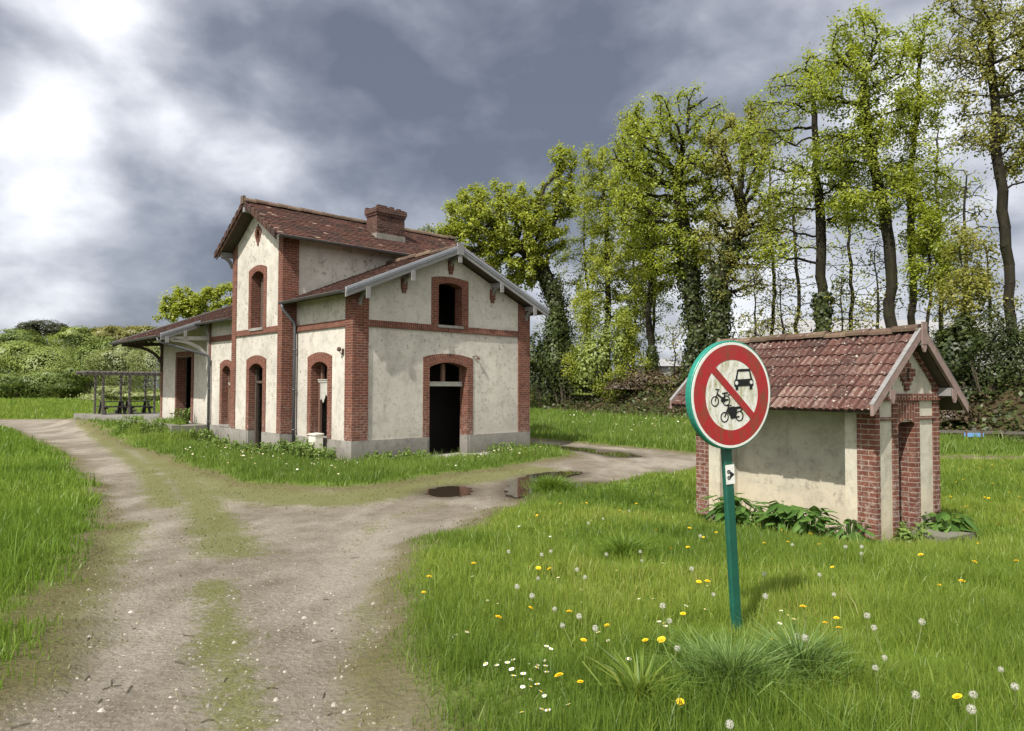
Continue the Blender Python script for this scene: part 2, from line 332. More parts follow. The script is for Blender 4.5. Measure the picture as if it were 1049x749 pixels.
RIGHT_P = [(9.5, 19.6), (7, 18.6), (4.57, 17.52), (3.49, 16.27), (2.64, 15.39), (1.88, 14.3), (1.14, 13.6), (.5, 14.13), (.29, 13.2), (.05, 12.05), (-.28, 10.74), (-.61, 9.53), (-.98, 8.1), (-1.12, 6.77), (-1.10, 5.76), (-1.0, 5.08), (-.87, 4.42), (-.72, 3.93), (-.56, 3.49), (-.4, 3.0), (-.2, -10), (60, -10), (60, 20)]
VERGE_P = [(-24.2, 39.4), (-24.49, 38.8), (-19.3, 31.91), (-14.35, 25.17), (-11.32, 21.42), (-8.84, 18.41), (-6.64, 15.64), (-5.31, 14.1), (-4.1, 13.34), (-3.23, 13.5), (-2.39, 14.04), (-1.74, 15.09), (-.55, 16.53), (.65, 18.26), (1.64, 19.54), (1.96, 20.42), (1.69, 21.98), (1.17, 23.76), (.65, 25.02), (-1, 31), (-6, 46), (-19, 50)]
FAR_P = [(.6, 27.2), (1.78, 25.52), (3.14, 23.85), (4.34, 22.42), (5.44, 20.83), (7.2, 20.6), (9.5, 20.4), (60, 20), (70, 200), (-4, 200), (-3, 44)]
FARL_P = [(-120, 72), (-28.6, 40.6), (-26.1, 41), (-24.3, 39.0), (-19, 49), (-4, 200), (-200, 200)]
def psd(x, y, P):
    x = np.asarray(x, float); y = np.asarray(y, float); d2 = np.full(x.shape, 1e18); ins = np.zeros(x.shape, bool)
    for (x0, y0), (x1, y1) in zip(P, P[1:]+P[:1]):
        ex, ey = x1-x0, y1-y0; t = np.clip(((x-x0)*ex+(y-y0)*ey)/(ex*ex+ey*ey), 0, 1)
        d2 = np.minimum(d2, (x-x0-t*ex)**2+(y-y0-t*ey)**2)
        if y0 != y1:
            c = ((y0 > y) != (y1 > y)) & (x < (x1-x0)*(y-y0)/(y1-y0)+x0); ins ^= c
    d = np.sqrt(d2); return np.where(ins, -d, d)
def track_sd(x, y):
    s = psd(x, y, LEFT_P)
    for P in (RIGHT_P, VERGE_P, FAR_P, FARL_P): s = np.minimum(s, psd(x, y, P))
    return s+.16*lump(x, y, 2.3, 3)+.09*lump(x, y, 6.5, 4)+.04*lump(x, y, 17, 5)
BA, BB = np.array([1.6, 55.5]), np.array([16.4, 25.0]); BD = (BB-BA)/np.linalg.norm(BB-BA); BN = np.array([-BD[1], BD[0]])
def bank_t(x, y):                                          # metres behind the foot of the bank
    return (x-BA[0])*BN[0]+(y-BA[1])*BN[1]
OX0, OY0, CA0, SA0 = -4.108, 18.243, math.cos(.7545), math.sin(.7545)
CH0, SH0 = math.cos(.569), math.sin(.569)
def hz(x, y):
    x = np.asarray(x, float); y = np.asarray(y, float)
    z = .42*(1-smooth((y-3)/9.5))
    tr = smooth((track_sd(x, y)+.25)/.5)
    near = np.exp(-((x+1)**2+(y-20)**2)/900)
    pu = (x-OX0)*CA0+(y-OY0)*SA0; pv = -(x-OX0)*SA0+(y-OY0)*CA0
    pd = np.hypot(np.maximum(np.maximum(-1.3-pu, pu-6), 0), np.maximum(np.maximum(9.7-pv, pv-24.2), 0)); z = z+.36*np.exp(-(pd/1.0)**2)*(pv > 8.6)
    bd = np.hypot(np.maximum(np.maximum(-pu-.45, pu-6.4), 0), np.maximum(np.maximum(-pv, pv-9.2), 0)); z = z-.11*np.exp(-(bd/1.1)**2)
    qu = (x-4.561)*CH0+(y-8.888)*SH0; qv = -(x-4.561)*SH0+(y-8.888)*CH0; qd = np.hypot(np.maximum(np.maximum(-qu, qu-1.55), 0), np.maximum(np.maximum(-qv, qv-2.97), 0)); z = z-.20*np.exp(-(qd/1.3)**2)
    z = z+(1-tr)*.03*lump(x, y, .9, 8)*near+(1-tr)*.03-.02*tr*(1+.8*lump(x, y, 1.1, 12))
    return z
def hz1(x, y): return float(hz(np.array([x]), np.array([y]))[0])
def poly_d(x, y, pts):
    d2 = np.full(np.shape(x), 1e18)
    for (x0, y0), (x1, y1) in zip(pts, pts[1:]):
        ex, ey = x1-x0, y1-y0; t = np.clip(((x-x0)*ex+(y-y0)*ey)/(ex*ex+ey*ey), 0, 1); d2 = np.minimum(d2, (x-x0-t*ex)**2+(y-y0-t*ey)**2)
    return np.sqrt(d2)
MOSS = [([(-15.8, 28.8), (-9.6, 19.2), (-6.1, 13.7), (-3.9, 9.4), (-2.9, 7.4)], .42, .62), ([(-2.45, 5.9), (-1.83, 4.5), (-1.46, 3.7), (-1.1, 3)], .2, .5), ([(-5.2, 13.3), (-3.9, 12.6), (-3, 12.5), (-2.2, 13.6), (-1.2, 15.0), (.4, 17)], .8, .85),
        ([(-2.75, 3.7), (-3.3, 5.1), (-4.1, 7.0), (-5.3, 9.7)], .4, .62), ([(-.62, 3.3), (-.85, 4.2), (-1.05, 5.2), (-1.05, 6.8)], .16, .3), ([(-17, 30.5), (-14, 26), (-9.6, 20.3), (-6.8, 16), (-4.8, 13.4)], .75, .8), ([(-20, 33), (-14, 24.5), (-8.5, 16.6), (-5.6, 11.6)], .35, .6), ([(-1.7, 7.5), (-1.9, 10), (-1.2, 12)], .2, .25)]
def moss_at(x, y):
    m = np.zeros(np.shape(x))
    for pts, w, a in MOSS: m = np.maximum(m, a*np.exp(-(poly_d(x, y, pts)/w)**2))
    return m
# fan of quads whose size grows with distance
NA, NR = 520, 430
rr = 3.2*np.exp(np.linspace(0, math.log(620/3.2), NR)); th = np.linspace(-1.05, 1.05, NA)
RR, TH = np.meshgrid(rr, th, indexing='ij'); GX = (RR*np.tan(TH)*.98).ravel(); GY = (RR-3.0).ravel()
GZ = hz(GX, GY); SD = track_sd(GX, GY)
ii, jj = np.meshgrid(np.arange(NR-1), np.arange(NA-1), indexing='ij'); k = (ii*NA+jj).ravel()
GF = np.stack([k, k+1, k+NA+1, k+NA], 1)
def ground_mat():
    m, nt, b = material('meadow_soil', 1., .05); o = objc(nt); n = noise(nt, o, 1.3, 6, .65); f = noise(nt, o, 30, 5, .75); l = noise(nt, o, .12, 4, .6)
    c = mix(nt, ramp(nt, f, [(.3, 0), (.7, 1)]), (.085, .14, .02), (.15, .22, .03))
    c = mix(nt, ramp(nt, n, [(.4, 0), (.7, .6)]), c, (.16, .14, .045)); c = mix(nt, ramp(nt, l, [(.4, 0), (.65, .6)]), c, (.11, .19, .025))
    setc(nt, b, c); bump(nt, b, f, .8, .05); return m
def track_mat():
    m, nt, b = material('dirt_track', .95, .12); o = objc(nt); e = attr(nt, 'edge'); ms = attr(nt, 'moss'); wet = attr(nt, 'wet')
    big = noise(nt, mapping(nt, o, (1, .45, 1)), .9, 6, .6); n = noise(nt, o, 2.1, 8, .72); f = noise(nt, o, 16, 7, .75); g = noise(nt, o, 70, 4, .7)
    v = nd(nt, 'ShaderNodeTexVoronoi', {'Vector': o, 'Scale': 30., 'Randomness': 1.}).outputs[0]
    c = mix(nt, ramp(nt, n, [(.33, 0), (.68, 1)]), (.205, .180, .142), (.115, .097, .073))
    c = mix(nt, ramp(nt, big, [(.44, 0), (.60, .8)]), c, (.275, .247, .205))
    c = mix(nt, mth(nt, 'MULTIPLY', ramp(nt, f, [(.50, 0), (.68, 1)]), .62), c, (.105, .085, .06))
    c = mix(nt, mth(nt, 'MULTIPLY', ramp(nt, v, [(.10, 1), (.30, 0)]), ramp(nt, n, [(.44, 0), (.58, .8)])), c, (.33, .30, .26))
    c = mix(nt, ramp(nt, g, [(.55, 0), (.72, .45)]), c, (.08, .065, .045))
    mk = mth(nt, 'SUBTRACT', mth(nt, 'ADD', mth(nt, 'MULTIPLY', ms, 1.15), mth(nt, 'ADD', mth(nt, 'MULTIPLY', f, 1.5), mth(nt, 'MULTIPLY', n, 1.1))), 1.50)
    mk = ramp(nt, mk, [(.0, 0), (.36, 1)])
    c = mix(nt, mth(nt, 'MULTIPLY', mk, .82), c, mix(nt, ramp(nt, g, [(.35, 0), (.65, 1)]), (.075, .085, .024), (.155, .158, .05)))
    ee = mth(nt, 'SUBTRACT', e, .63); ek = ramp(nt, mth(nt, 'ADD', ee, mth(nt, 'MULTIPLY', mth(nt, 'SUBTRACT', f, .5), .9)), [(.05, 1), (.42, 0)])
    gk = ramp(nt, mth(nt, 'ADD', e, mth(nt, 'MULTIPLY', mth(nt, 'SUBTRACT', f, .5), .7)), [(.12, 1), (.62, 0)])
    c = mix(nt, mth(nt, 'MULTIPLY', ek, .85), c, mix(nt, f, (.075, .07, .028), (.13, .11, .055)))
    c = mix(nt, gk, c, mix(nt, ramp(nt, g, [(.3, 0), (.7, 1)]), (.085, .14, .02), (.15, .22, .03)))
    c = mix(nt, mth(nt, 'MULTIPLY', wet, .8), c, (.062, .048, .034))
    setc(nt, b, c); nt.links.new(mth(nt, 'SUBTRACT', .95, mth(nt, 'MULTIPLY', wet, .35)), b.inputs['Roughness'])
    bump(nt, b, mth(nt, 'ADD', mth(nt, 'MULTIPLY', f, 1.6), mth(nt, 'ADD', mth(nt, 'MULTIPLY', v, -.5), n)), .8, .025); return m
structure(link('ground', raw_mesh('ground', np.stack([GX, GY, GZ], 1), GF, ground_mat(), smooth=True)))
PUD = [([(-1.6, 13.39), (-1.43, 13.95), (-1.06, 14.1), (-.78, 13.75), (-.79, 13.05), (-1.12, 12.72), (-1.44, 12.82)], 'oblong brown puddle lying alone at the near side of the station'),
       ([(.02, 14.5), (.42, 15.75), (1.15, 16.35), (1.6, 16.22), (1.2, 15.5), (.75, 14.9), (.62, 14.75), (.6, 13.6), (.12, 12.5), (-.1, 13.2)], 'largest puddle at the tip of the grass reflecting the station corner'),
       ([(.78, 14.35), (1.23, 14.70), (1.82, 14.73), (1.47, 14.16), (.98, 14.02)], 'small puddle just behind the grass tip right of the largest puddle'),
       ([(1.04, 24.4), (2.16, 23.3), (3.3, 21.75), (3.71, 20.3), (2.95, 20.1), (2.26, 21.68)], 'long puddle on the far track right of the station')]
wet = np.zeros(len(GX))
for P, _ in PUD: wet = np.maximum(wet, np.exp(-(np.maximum(psd(GX, GY, P), 0)/.32)**2))
keep = (SD[GF].max(1) > -.75) & (GY[GF].max(1) < 75)
tf = GF[keep]; used = np.unique(tf); remap = np.zeros(len(GX), int); remap[used] = np.arange(len(used))
structure(link('dirt_track', raw_mesh('dirt_track', np.stack([GX, GY, GZ+.008], 1)[used], remap[tf], track_mat(), smooth=True,
    extra={'edge': np.clip(SD[used]+.75, 0, 3), 'moss': moss_at(GX[used], GY[used]), 'wet': wet[used]})))
m, nt, b = material('puddle_water', .03, .5); setc(nt, b, (.030, .022, .015)); WATER = m
bump(nt, b, noise(nt, objc(nt), 9., 2, .5), .03, .01)
for P, lab in PUD:
    pts = [Vector((*p, 0)) for p in P]; n = len(pts); fine = []
    for i in range(n):
        a, b_, c_, d_ = pts[i-1], pts[i], pts[(i+1) % n], pts[(i+2) % n]
        for q in range(6):
            s = q/6; fine.append(.5*((2*b_)+(c_-a)*s+(2*a-5*b_+4*c_-d_)*s*s+(3*b_-a-3*c_+d_)*s**3))
    fine = [(p.x+.05*math.sin(i*1.9), p.y+.06*math.sin(i*2.7+1)) for i, p in enumerate(fine)]
    z = max(hz1(*p) for p in fine)*.5+np.mean([hz1(*p) for p in fine])*.5+.012
    mb = MB(); mb.prism(fine, 'z', z-.05, z); structure(mb.build('puddle', WATER))
# bank behind the far grass
na, nb = 90, 40
S = np.linspace(-30, 90, na); Tt = np.concatenate([np.linspace(-.4, 9, 26), np.linspace(10, 140, nb-26)])
SS, TT = np.meshgrid(S, Tt, indexing='ij'); TT = TT+.7*lump(SS, TT*0, .35, 21)*np.exp(-np.abs(TT)/6)
EX = BA[0]+BD[0]*SS+BN[0]*TT; EY = BA[1]+BD[1]*SS+BN[1]*TT
EZ = -.25+2.5*smooth((TT+.3)/5.2)+.22*lump(EX, EY, .7, 22)*smooth(TT/2)
k = (np.arange(na-1)[:, None]*nb+np.arange(nb-1)[None]).ravel()
m, nt, b = material('leaf_litter_bank', 1., .05); o = objc(nt); n = noise(nt, o, 2.5, 8, .75); g = noise(nt, o, .4, 4, .6)
setc(nt, b, mix(nt, ramp(nt, g, [(.4, 0), (.65, .8)]), mix(nt, ramp(nt, n, [(.3, 0), (.7, 1)]), (.03, .022, .013), (.10, .072, .042)), (.035, .05, .015))); bump(nt, b, n, .9, .15)
structure(link('embankment', raw_mesh('embankment', np.stack([EX.ravel(), EY.ravel(), EZ.ravel()], 1), np.stack([k, k+nb, k+nb+1, k+1], 1), m, smooth=True)))
def bank_z(x, y):
    t = bank_t(np.array(x), np.array(y)); return float(-.25+2.5*smooth((t+.3)/5.2)) if t > 0 else hz1(x, y)
# ---------------------------------------------------------------- station building (local x along the gable, local y along the long front)
ANG = .7545; OX, OY = -4.108, 18.243
ST = thing('station_building', 'abandoned cream rendered station building with red brick corners and tall gabled middle block', 'building', (OX, OY, 0), ANG)
def to_world(u, v): return OX+u*math.cos(ANG)-v*math.sin(ANG), OY+u*math.sin(ANG)+v*math.cos(ANG)
Wd = 6.34
SL_W, ZR_W = .429, 5.97                                    # wing roof: slope, ridge height
def zw(u): return ZR_W-SL_W*abs(u-3.17)
def zh(u): return 5.66-.395*abs(u-3.17)
VT0, VT1, VTR = 3.2, 6.75, 4.97; SL_T, ZR_T = .59, 7.60
def zt(v): return ZR_T-SL_T*abs(v-VTR)
TU = -.42                                                  # tower front
HV = 15.2
def part(mb, name, mat, parent=None, **k): return mb.build(name, mat, parent or ST, **k)
def bxs(name, mat, boxes, parent=None):
    for q in boxes: m_ = MB(); m_.box(*q); part(m_, name, mat, parent)
# openings (axis coordinate range, bottom, spring, rise) and brick margins
G_DOOR = dict(a0=2.44, a1=3.82, z0=-.05, zs=2.52, rise=.15); G_WIN = dict(a0=2.74, a1=3.60, z0=3.735, zs=4.88, rise=.09)
F_WIN = dict(a0=1.28, a1=2.21, z0=.57, zs=2.50, rise=.15); T_DOOR = dict(a0=4.44, a1=5.42, z0=.06, zs=2.50, rise=.16)
T_WIN = dict(a0=4.47, a1=5.34, z0=3.74, zs=5.33, rise=.15); H_WIN = dict(a0=7.96, a1=8.68, z0=.64, zs=2.50, rise=.17)
H_DOOR = dict(a0=11.68, a1=13.3, z0=.60, zs=3.12, rise=.02)
def grow_op(o, m, mt=.3): return dict(a0=o['a0']-m, a1=o['a1']+m, z0=o['z0'], zs=o['zs']+mt-.05, rise=o['rise']*1.15)
def hole(o): return arch(o['a0'], o['a1'], o['z0'], o['zs'], o['rise'])
T = .36
def wall(name_axis, c, poly, ops, mat=P_WALL, d=T):
    """poly with openings; openings on the bottom edge are cut as notches"""
    out, holes = list(poly), []
    notch = [o for o in ops if o['z0'] <= poly[0][1]+1e-6]; holes = [hole(grow_op(o, .06, .1)) for o in ops if o not in notch]
    if notch:
        o = notch[0]; h = hole(grow_op(o, .06, .1)); z = poly[0][1]
        path = [(h[0][0], z)]+[h[-1]]+h[2:-1][::-1]+[(h[1][0], z)]
        out = [poly[0]]+path+list(poly[1:])
    mb = MB(); mb.prism(out, name_axis, c, c+d, holes); return part(mb, 'wall', mat)
# wing
mb = MB(); PL = .56
wall('v', 0, [(0.02, -.2), (Wd-.02, -.2), (Wd-.02, zw(Wd)-.19), (3.17, zw(3.17)-.19), (.02, zw(0)-.19)], [dict(G_DOOR, z0=-.2), G_WIN])
wall('u', 0, [(T, -.2), (VT0, -.2), (VT0, zw(0)-.19), (T, zw(0)-.19)], [F_WIN])
mb = MB(); mb.box(Wd-T, Wd-.03, T, VT0, -.2, zw(Wd)-.2); part(mb, 'wall', P_WALL)
# tower
tw = [(VT0+.01, -.2), (VT1-.01, -.2), (VT1-.01, zt(VT1)-.19), (VTR, zt(VTR)-.19), (VT0+.01, zt(VT0)-.19)]
OC = (4.93, 6.58, .13, .22)
out = tw; ocu = [(OC[0]+OC[2]*math.cos(2*PI*i/18), OC[1]+OC[3]*math.sin(2*PI*i/18)) for i in range(18)]
h = hole(grow_op(T_DOOR, .06, .1)); path = [(h[0][0], -.2), h[-1]]+h[2:-1][::-1]+[(h[1][0], -.2)]
mb = MB(); mb.prism([tw[0]]+path+tw[1:], 'u', TU, TU+T, [hole(grow_op(T_WIN, .06, .1)), ocu]); part(mb, 'wall', P_WALL)
for v0, v1 in ((VT0+.01, VT0+.3), (VT1-.3, VT1-.01)):
    mb = MB(); mb.box(TU+T, Wd+.38, v0, v1, -.2, zt(VT0)-.2); part(mb, 'wall', P_WALL)
mb = MB(); mb.prism([(VT0+.3, -.2), (VT1-.3, -.2), (VT1-.3, zt(VT1-.3)-.2), (VTR, zt(VTR)-.2), (VT0+.3, zt(VT0+.3)-.2)], 'u', Wd+.1, Wd+.38); part(mb, 'wall', P_WALL)
# hall
mb = MB(); mb.prism([(VT1, -.2), (HV, -.2), (HV, zh(0)-.16), (VT1, zh(0)-.16)], 'u', 0, T, [hole(grow_op(H_WIN, .05, .1)), hole(grow_op(H_DOOR, .05, .03))]); part(mb, 'wall', P_WALL)
mb = MB(); mb.prism([(T, -.2), (Wd, -.2), (Wd, zh(Wd)-.16), (3.17, zh(3.17)-.16), (T, zh(T)-.16)], 'v', HV-T, HV-.01); part(mb, 'wall', P_WALL)
mb = MB(); mb.box(Wd-T, Wd, VT1, HV-T, -.2, zh(Wd)-.17); part(mb, 'wall', P_WALL)
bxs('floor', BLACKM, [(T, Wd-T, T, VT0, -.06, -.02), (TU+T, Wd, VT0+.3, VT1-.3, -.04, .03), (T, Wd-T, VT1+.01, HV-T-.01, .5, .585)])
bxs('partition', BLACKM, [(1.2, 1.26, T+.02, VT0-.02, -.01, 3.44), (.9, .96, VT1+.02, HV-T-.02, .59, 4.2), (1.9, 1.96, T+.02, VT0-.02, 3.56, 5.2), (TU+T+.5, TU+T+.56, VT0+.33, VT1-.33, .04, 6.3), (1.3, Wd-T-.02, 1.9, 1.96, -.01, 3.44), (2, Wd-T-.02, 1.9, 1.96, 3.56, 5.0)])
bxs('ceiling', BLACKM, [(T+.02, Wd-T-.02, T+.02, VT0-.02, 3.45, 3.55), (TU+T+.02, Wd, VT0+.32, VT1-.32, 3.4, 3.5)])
# plinth
bxs('plinth', P_PLINTH, [(-.05, 2.36, -.05, .2, -.3, PL), (3.90, Wd+.05, -.05, .2, -.3, PL), (-.052, .2, .2, VT0, -.3, PL-.01), (TU-.05, TU+.2, VT0-.03, 4.36, -.3, PL+.05), (TU-.05, TU+.2, 5.50, VT1+.03, -.3, PL+.05), (TU+.2, -.053, VT0-.03, VT0+.2, -.3, PL+.02), (-.05, .2, VT1+.03, 11.6, -.3, .60), (-.05, .2, 13.4, HV+.04, -.3, .66)])
# brick corner pilasters
def pil(poly, axis, c0, c1): mb = MB(); mb.prism(poly, axis, c0, c1); part(mb, 'brick_pilaster', B_ST)
pil([(-.04, PL+.003), (.44, PL+.003), (.44, zw(.44)-.2), (-.04, zw(-.04)-.2)], 'v', -.045, .34)
pil([(5.89, PL+.003), (Wd+.04, PL+.003), (Wd+.04, zw(Wd+.04)-.2), (5.89, zw(5.89)-.2)], 'v', -.045, .34)
pil([(VT0-.035, PL+.055), (VT0+.24, PL+.055), (VT0+.24, zt(VT0+.24)-.2), (VT0-.035, zt(VT0-.035)-.2)], 'u', TU-.035, .05)
pil([(VT1-.27, PL+.055), (VT1+.03, PL+.055), (VT1+.03, zt(VT1+.03)-.2), (VT1-.27, zt(VT1-.27)-.2)], 'u', TU-.035, .05)
pil([(HV-.16, .663), (HV+.03, .663), (HV+.03, zh(0)-.2), (HV-.16, zh(0)-.2)], 'u', -.035, .3)
pil([(9.78, .603), (9.93, .603), (9.93, zh(0)-.2), (9.78, zh(0)-.2)], 'u', -.03, .3)
# string courses
def band(x0, x1, y0, y1, z0=3.545, z1=3.725):
    mb = MB(); mb.box(x0, x1, y0, y1, z0, z1); mb.box(x0-(.022 if x1-x0 < .5 else 0), x1, y0-(0 if x1-x0 < .5 else .022), y1, z0, z0+.05); part(mb, 'string_course', B_ST, swap=True)
band(.442, 5.888, -.03, .1); band(-.03, .1, .342, VT0-.04); band(TU-.03, TU+.1, VT0+.243, VT1-.273); band(-.03, .1, VT1+.035, 9.775)
# brick surrounds: jambs, soldier arch
def surround(axis, c, o, m, top, depth=.32, name='window', proud=.022, jamb0=None):
    mb = MB(); a0, a1, z0, zs, rise = o['a0'], o['a1'], o['z0'], o['zs'], o['rise']
    if jamb0 is not None: z0 = jamb0
    for s in (0, 1):
        q = (a0-m, a0) if s == 0 else (a1, a1+m)
        if axis == 'v': mb.box(q[0], q[1], c-proud, c+depth, z0, zs+.001)
        else: mb.box(c-proud, c+depth, q[0], q[1], z0, zs+.001)
    inner = hole(o)[2:]; n = len(inner); outer = []
    ro = rise*1.0
    for i, (a, z) in enumerate(inner):
        k = i/(n-1); aa = a1+m-(a1-a0+2*m)*k
        outer.append((aa, zs+top*.97+rise*.8*(1-(2*k-1)**2)))
    P = (lambda a, z, d: (a, c+d, z)) if axis == 'v' else (lambda a, z, d: (c+d, a, z))
    L = 0
    fr = [(a1+m, zs)]; 
    mb.poly([P(a1, zs, -proud), P(a1+m, zs, -proud), P(*outer[0], -proud)]); mb.poly([P(a0, zs, -proud), P(*outer[-1], -proud), P(a0-m, zs, -proud)])
    mb.poly([P(a1+m, zs, -proud), P(a1+m, zs, depth), P(*outer[0], depth), P(*outer[0], -proud)]); mb.poly([P(a0-m, zs, -proud), P(*outer[-1], -proud), P(*outer[-1], depth), P(a0-m, zs, depth)])
    for i in range(n-1):
        l = math.dist(outer[i], outer[i+1]); u0, u1 = L, L+l; L = u1; h0, h1 = math.dist(inner[i], outer[i]), math.dist(inner[i+1], outer[i+1])
        mb.poly([P(*inner[i], -proud), P(*outer[i], -proud), P(*outer[i+1], -proud), P(*inner[i+1], -proud)], [(0, u0), (h0*.95, u0), (h1*.95, u1), (0, u1)])
        mb.poly([P(*inner[i], -proud), P(*inner[i+1], -proud), P(*inner[i+1], depth), P(*inner[i], depth)], [(0, u0), (0, u1), (depth, u1), (depth, u0)])
        mb.poly([P(*outer[i], -proud), P(*outer[i], depth), P(*outer[i+1], depth), P(*outer[i+1], -proud)])
    return part(mb, name, B_ST)
gd = surround('v', 0, G_DOOR, .215, .29, name='doorway', jamb0=PL); gw = surround('v', 0, G_WIN, .245, .2, name='window')
fw = surround('u', 0, F_WIN, .215, .3, name='window'); td = surround('u', TU, T_DOOR, .21, .29, name='doorway', jamb0=PL+.05)
tw_ = surround('u', TU, T_WIN, .2, .22, name='window'); hw = surround('u', 0, H_WIN, .2, .25, name='window')
mb = MB()
for a0, a1 in ((11.47, 11.68), (13.3, 13.45)): mb.box(-.03, .33, a0, a1, .6, 3.12)
mb.box(-.03, .3, 11.47, 13.45, 3.12, 3.3); hd = part(mb, 'doorway', B_ST)
def sub(mb, name, mat, parent): return mb.build(name, mat, parent)
# stone jamb feet, thresholds and sills
bxs('stone_jamb', P_PLINTH, [(2.363, 2.44, -.03, .32, -.1, PL-.003), (3.82, 3.897, -.03, .32, -.1, PL-.003)], gd)
mb = MB(); mb.box(2.40, 3.86, -.42, .36, -.2, .02); mb.box(2.5, 4.2, -1.25, -.421, -.2, .055); sub(mb, 'threshold', CONC, gd)
bxs('stone_jamb', P_PLINTH, [(TU-.03, TU+.3, 4.363, 4.44, -.1, PL+.04), (TU-.03, TU+.3, 5.42, 5.497, -.1, PL+.04)], td)
mb = MB(); mb.box(2.70, 3.64, -.06, .3, 3.66, 3.737); sub(mb, 'window_sill', P_PLINTH, gw)
mb = MB(); mb.box(TU-.06, TU+.3, 4.42, 5.39, 3.66, 3.742); sub(mb, 'window_sill', P_PLINTH, tw_)
mb = MB(); mb.box(-.07, .3, 1.2, 2.29, .50, .572); sub(mb, 'window_sill', P_PLINTH, fw)
mb = MB(); mb.box(-.07, .3, 7.9, 8.74, .58, .643); sub(mb, 'window_sill', P_PLINTH, hw)
# joinery left in the openings
mb = MB(); mb.box(2.44, 3.82, .24, .32, 2.0, 2.1); mb.box(2.44, 3.82, .215, .33, 1.985, 2.02); mb.box(2.44, 3.82, .225, .325, 2.085, 2.115); sub(mb, 'transom', W_WHITE, gd)
bxs('frame', W_BROWN, [(3.07, 3.19, .24, .32, 2.115, 2.64), (2.44, 2.49, .24, .32, 2.115, 2.56), (3.77, 3.82, .24, .32, 2.115, 2.56)], gd)
mb = MB(); mb.box(.2, .28, 1.28, 2.21, 2.08, 2.15); mb.box(.18, .3, 1.28, 2.21, 2.14, 2.165); sub(mb, 'transom', W_WHITE, fw)
mb = MB(); mb.prism([(1.30, 2.08), (2.18, 2.08), (2.18, 1.55), (2.05, 1.62), (1.95, 1.5), (1.8, 1.74), (1.68, 1.66), (1.55, 1.86), (1.42, 1.8), (1.30, 1.9)], 'u', .22, .245); sub(mb, 'broken_panel', W_WHITE, fw)
bxs('frame', W_BROWN, [(.21, .28, 2.12, 2.2, .58, 2.08), (.21, .28, 1.66, 1.73, 2.165, 2.6), (.21, .28, 2.0, 2.08, 2.165, 2.57)], fw)
bxs('broken_shutter', W_DARK, [(TU+.22, TU+.26, 4.84, 4.93, 3.75, 5.4), (TU+.22, TU+.26, 5.0, 5.18, 3.75, 5.3), (TU+.21, TU+.27, 4.47, 4.53, 3.75, 5.35)], tw_)
bxs('frame', W_DARK, [(TU+.18, TU+.26, 5.34, 5.42, .08, 2.5), (TU+.18, TU+.26, 4.44, 5.42, 2.06, 2.13)], td)
mb = MB(); mb.box(.2, .28, 7.96, 8.68, 2.0, 2.07); mb.box(.19, .3, 7.96, 8.68, 2.06, 2.085); sub(mb, 'transom', W_WHITE, hw)
bxs('frame', W_BROWN, [(.2, .27, 8.6, 8.68, .65, 2.5), (.2, .27, 8.28, 8.34, 2.085, 2.62), (.21, .24, 8.42, 8.6, .65, 1.9)], hw)
# small oval opening with stepped bricks
mb = MB(); st = [(0, .50), (.06, .38), (.15, .36), (.15, .26), (.23, .24), (.23, .02), (.19, 0), (.19, -.1), (.13, -.12), (.12, -.24), (.06, -.26), (.05, -.42), (0, -.44)]
ring = [(OC[0]+a, OC[1]+z*.72) for a, z in st]+[(OC[0]-a, OC[1]+z*.72) for a, z in st[::-1][1:-1]]
mb.prism(ring, 'u', TU-.02, TU+.1, [[(OC[0]+(p[0]-OC[0])*.9, OC[1]+(p[1]-OC[1])*.9) for p in ocu]]); part(mb, 'oval_window', B_ST)
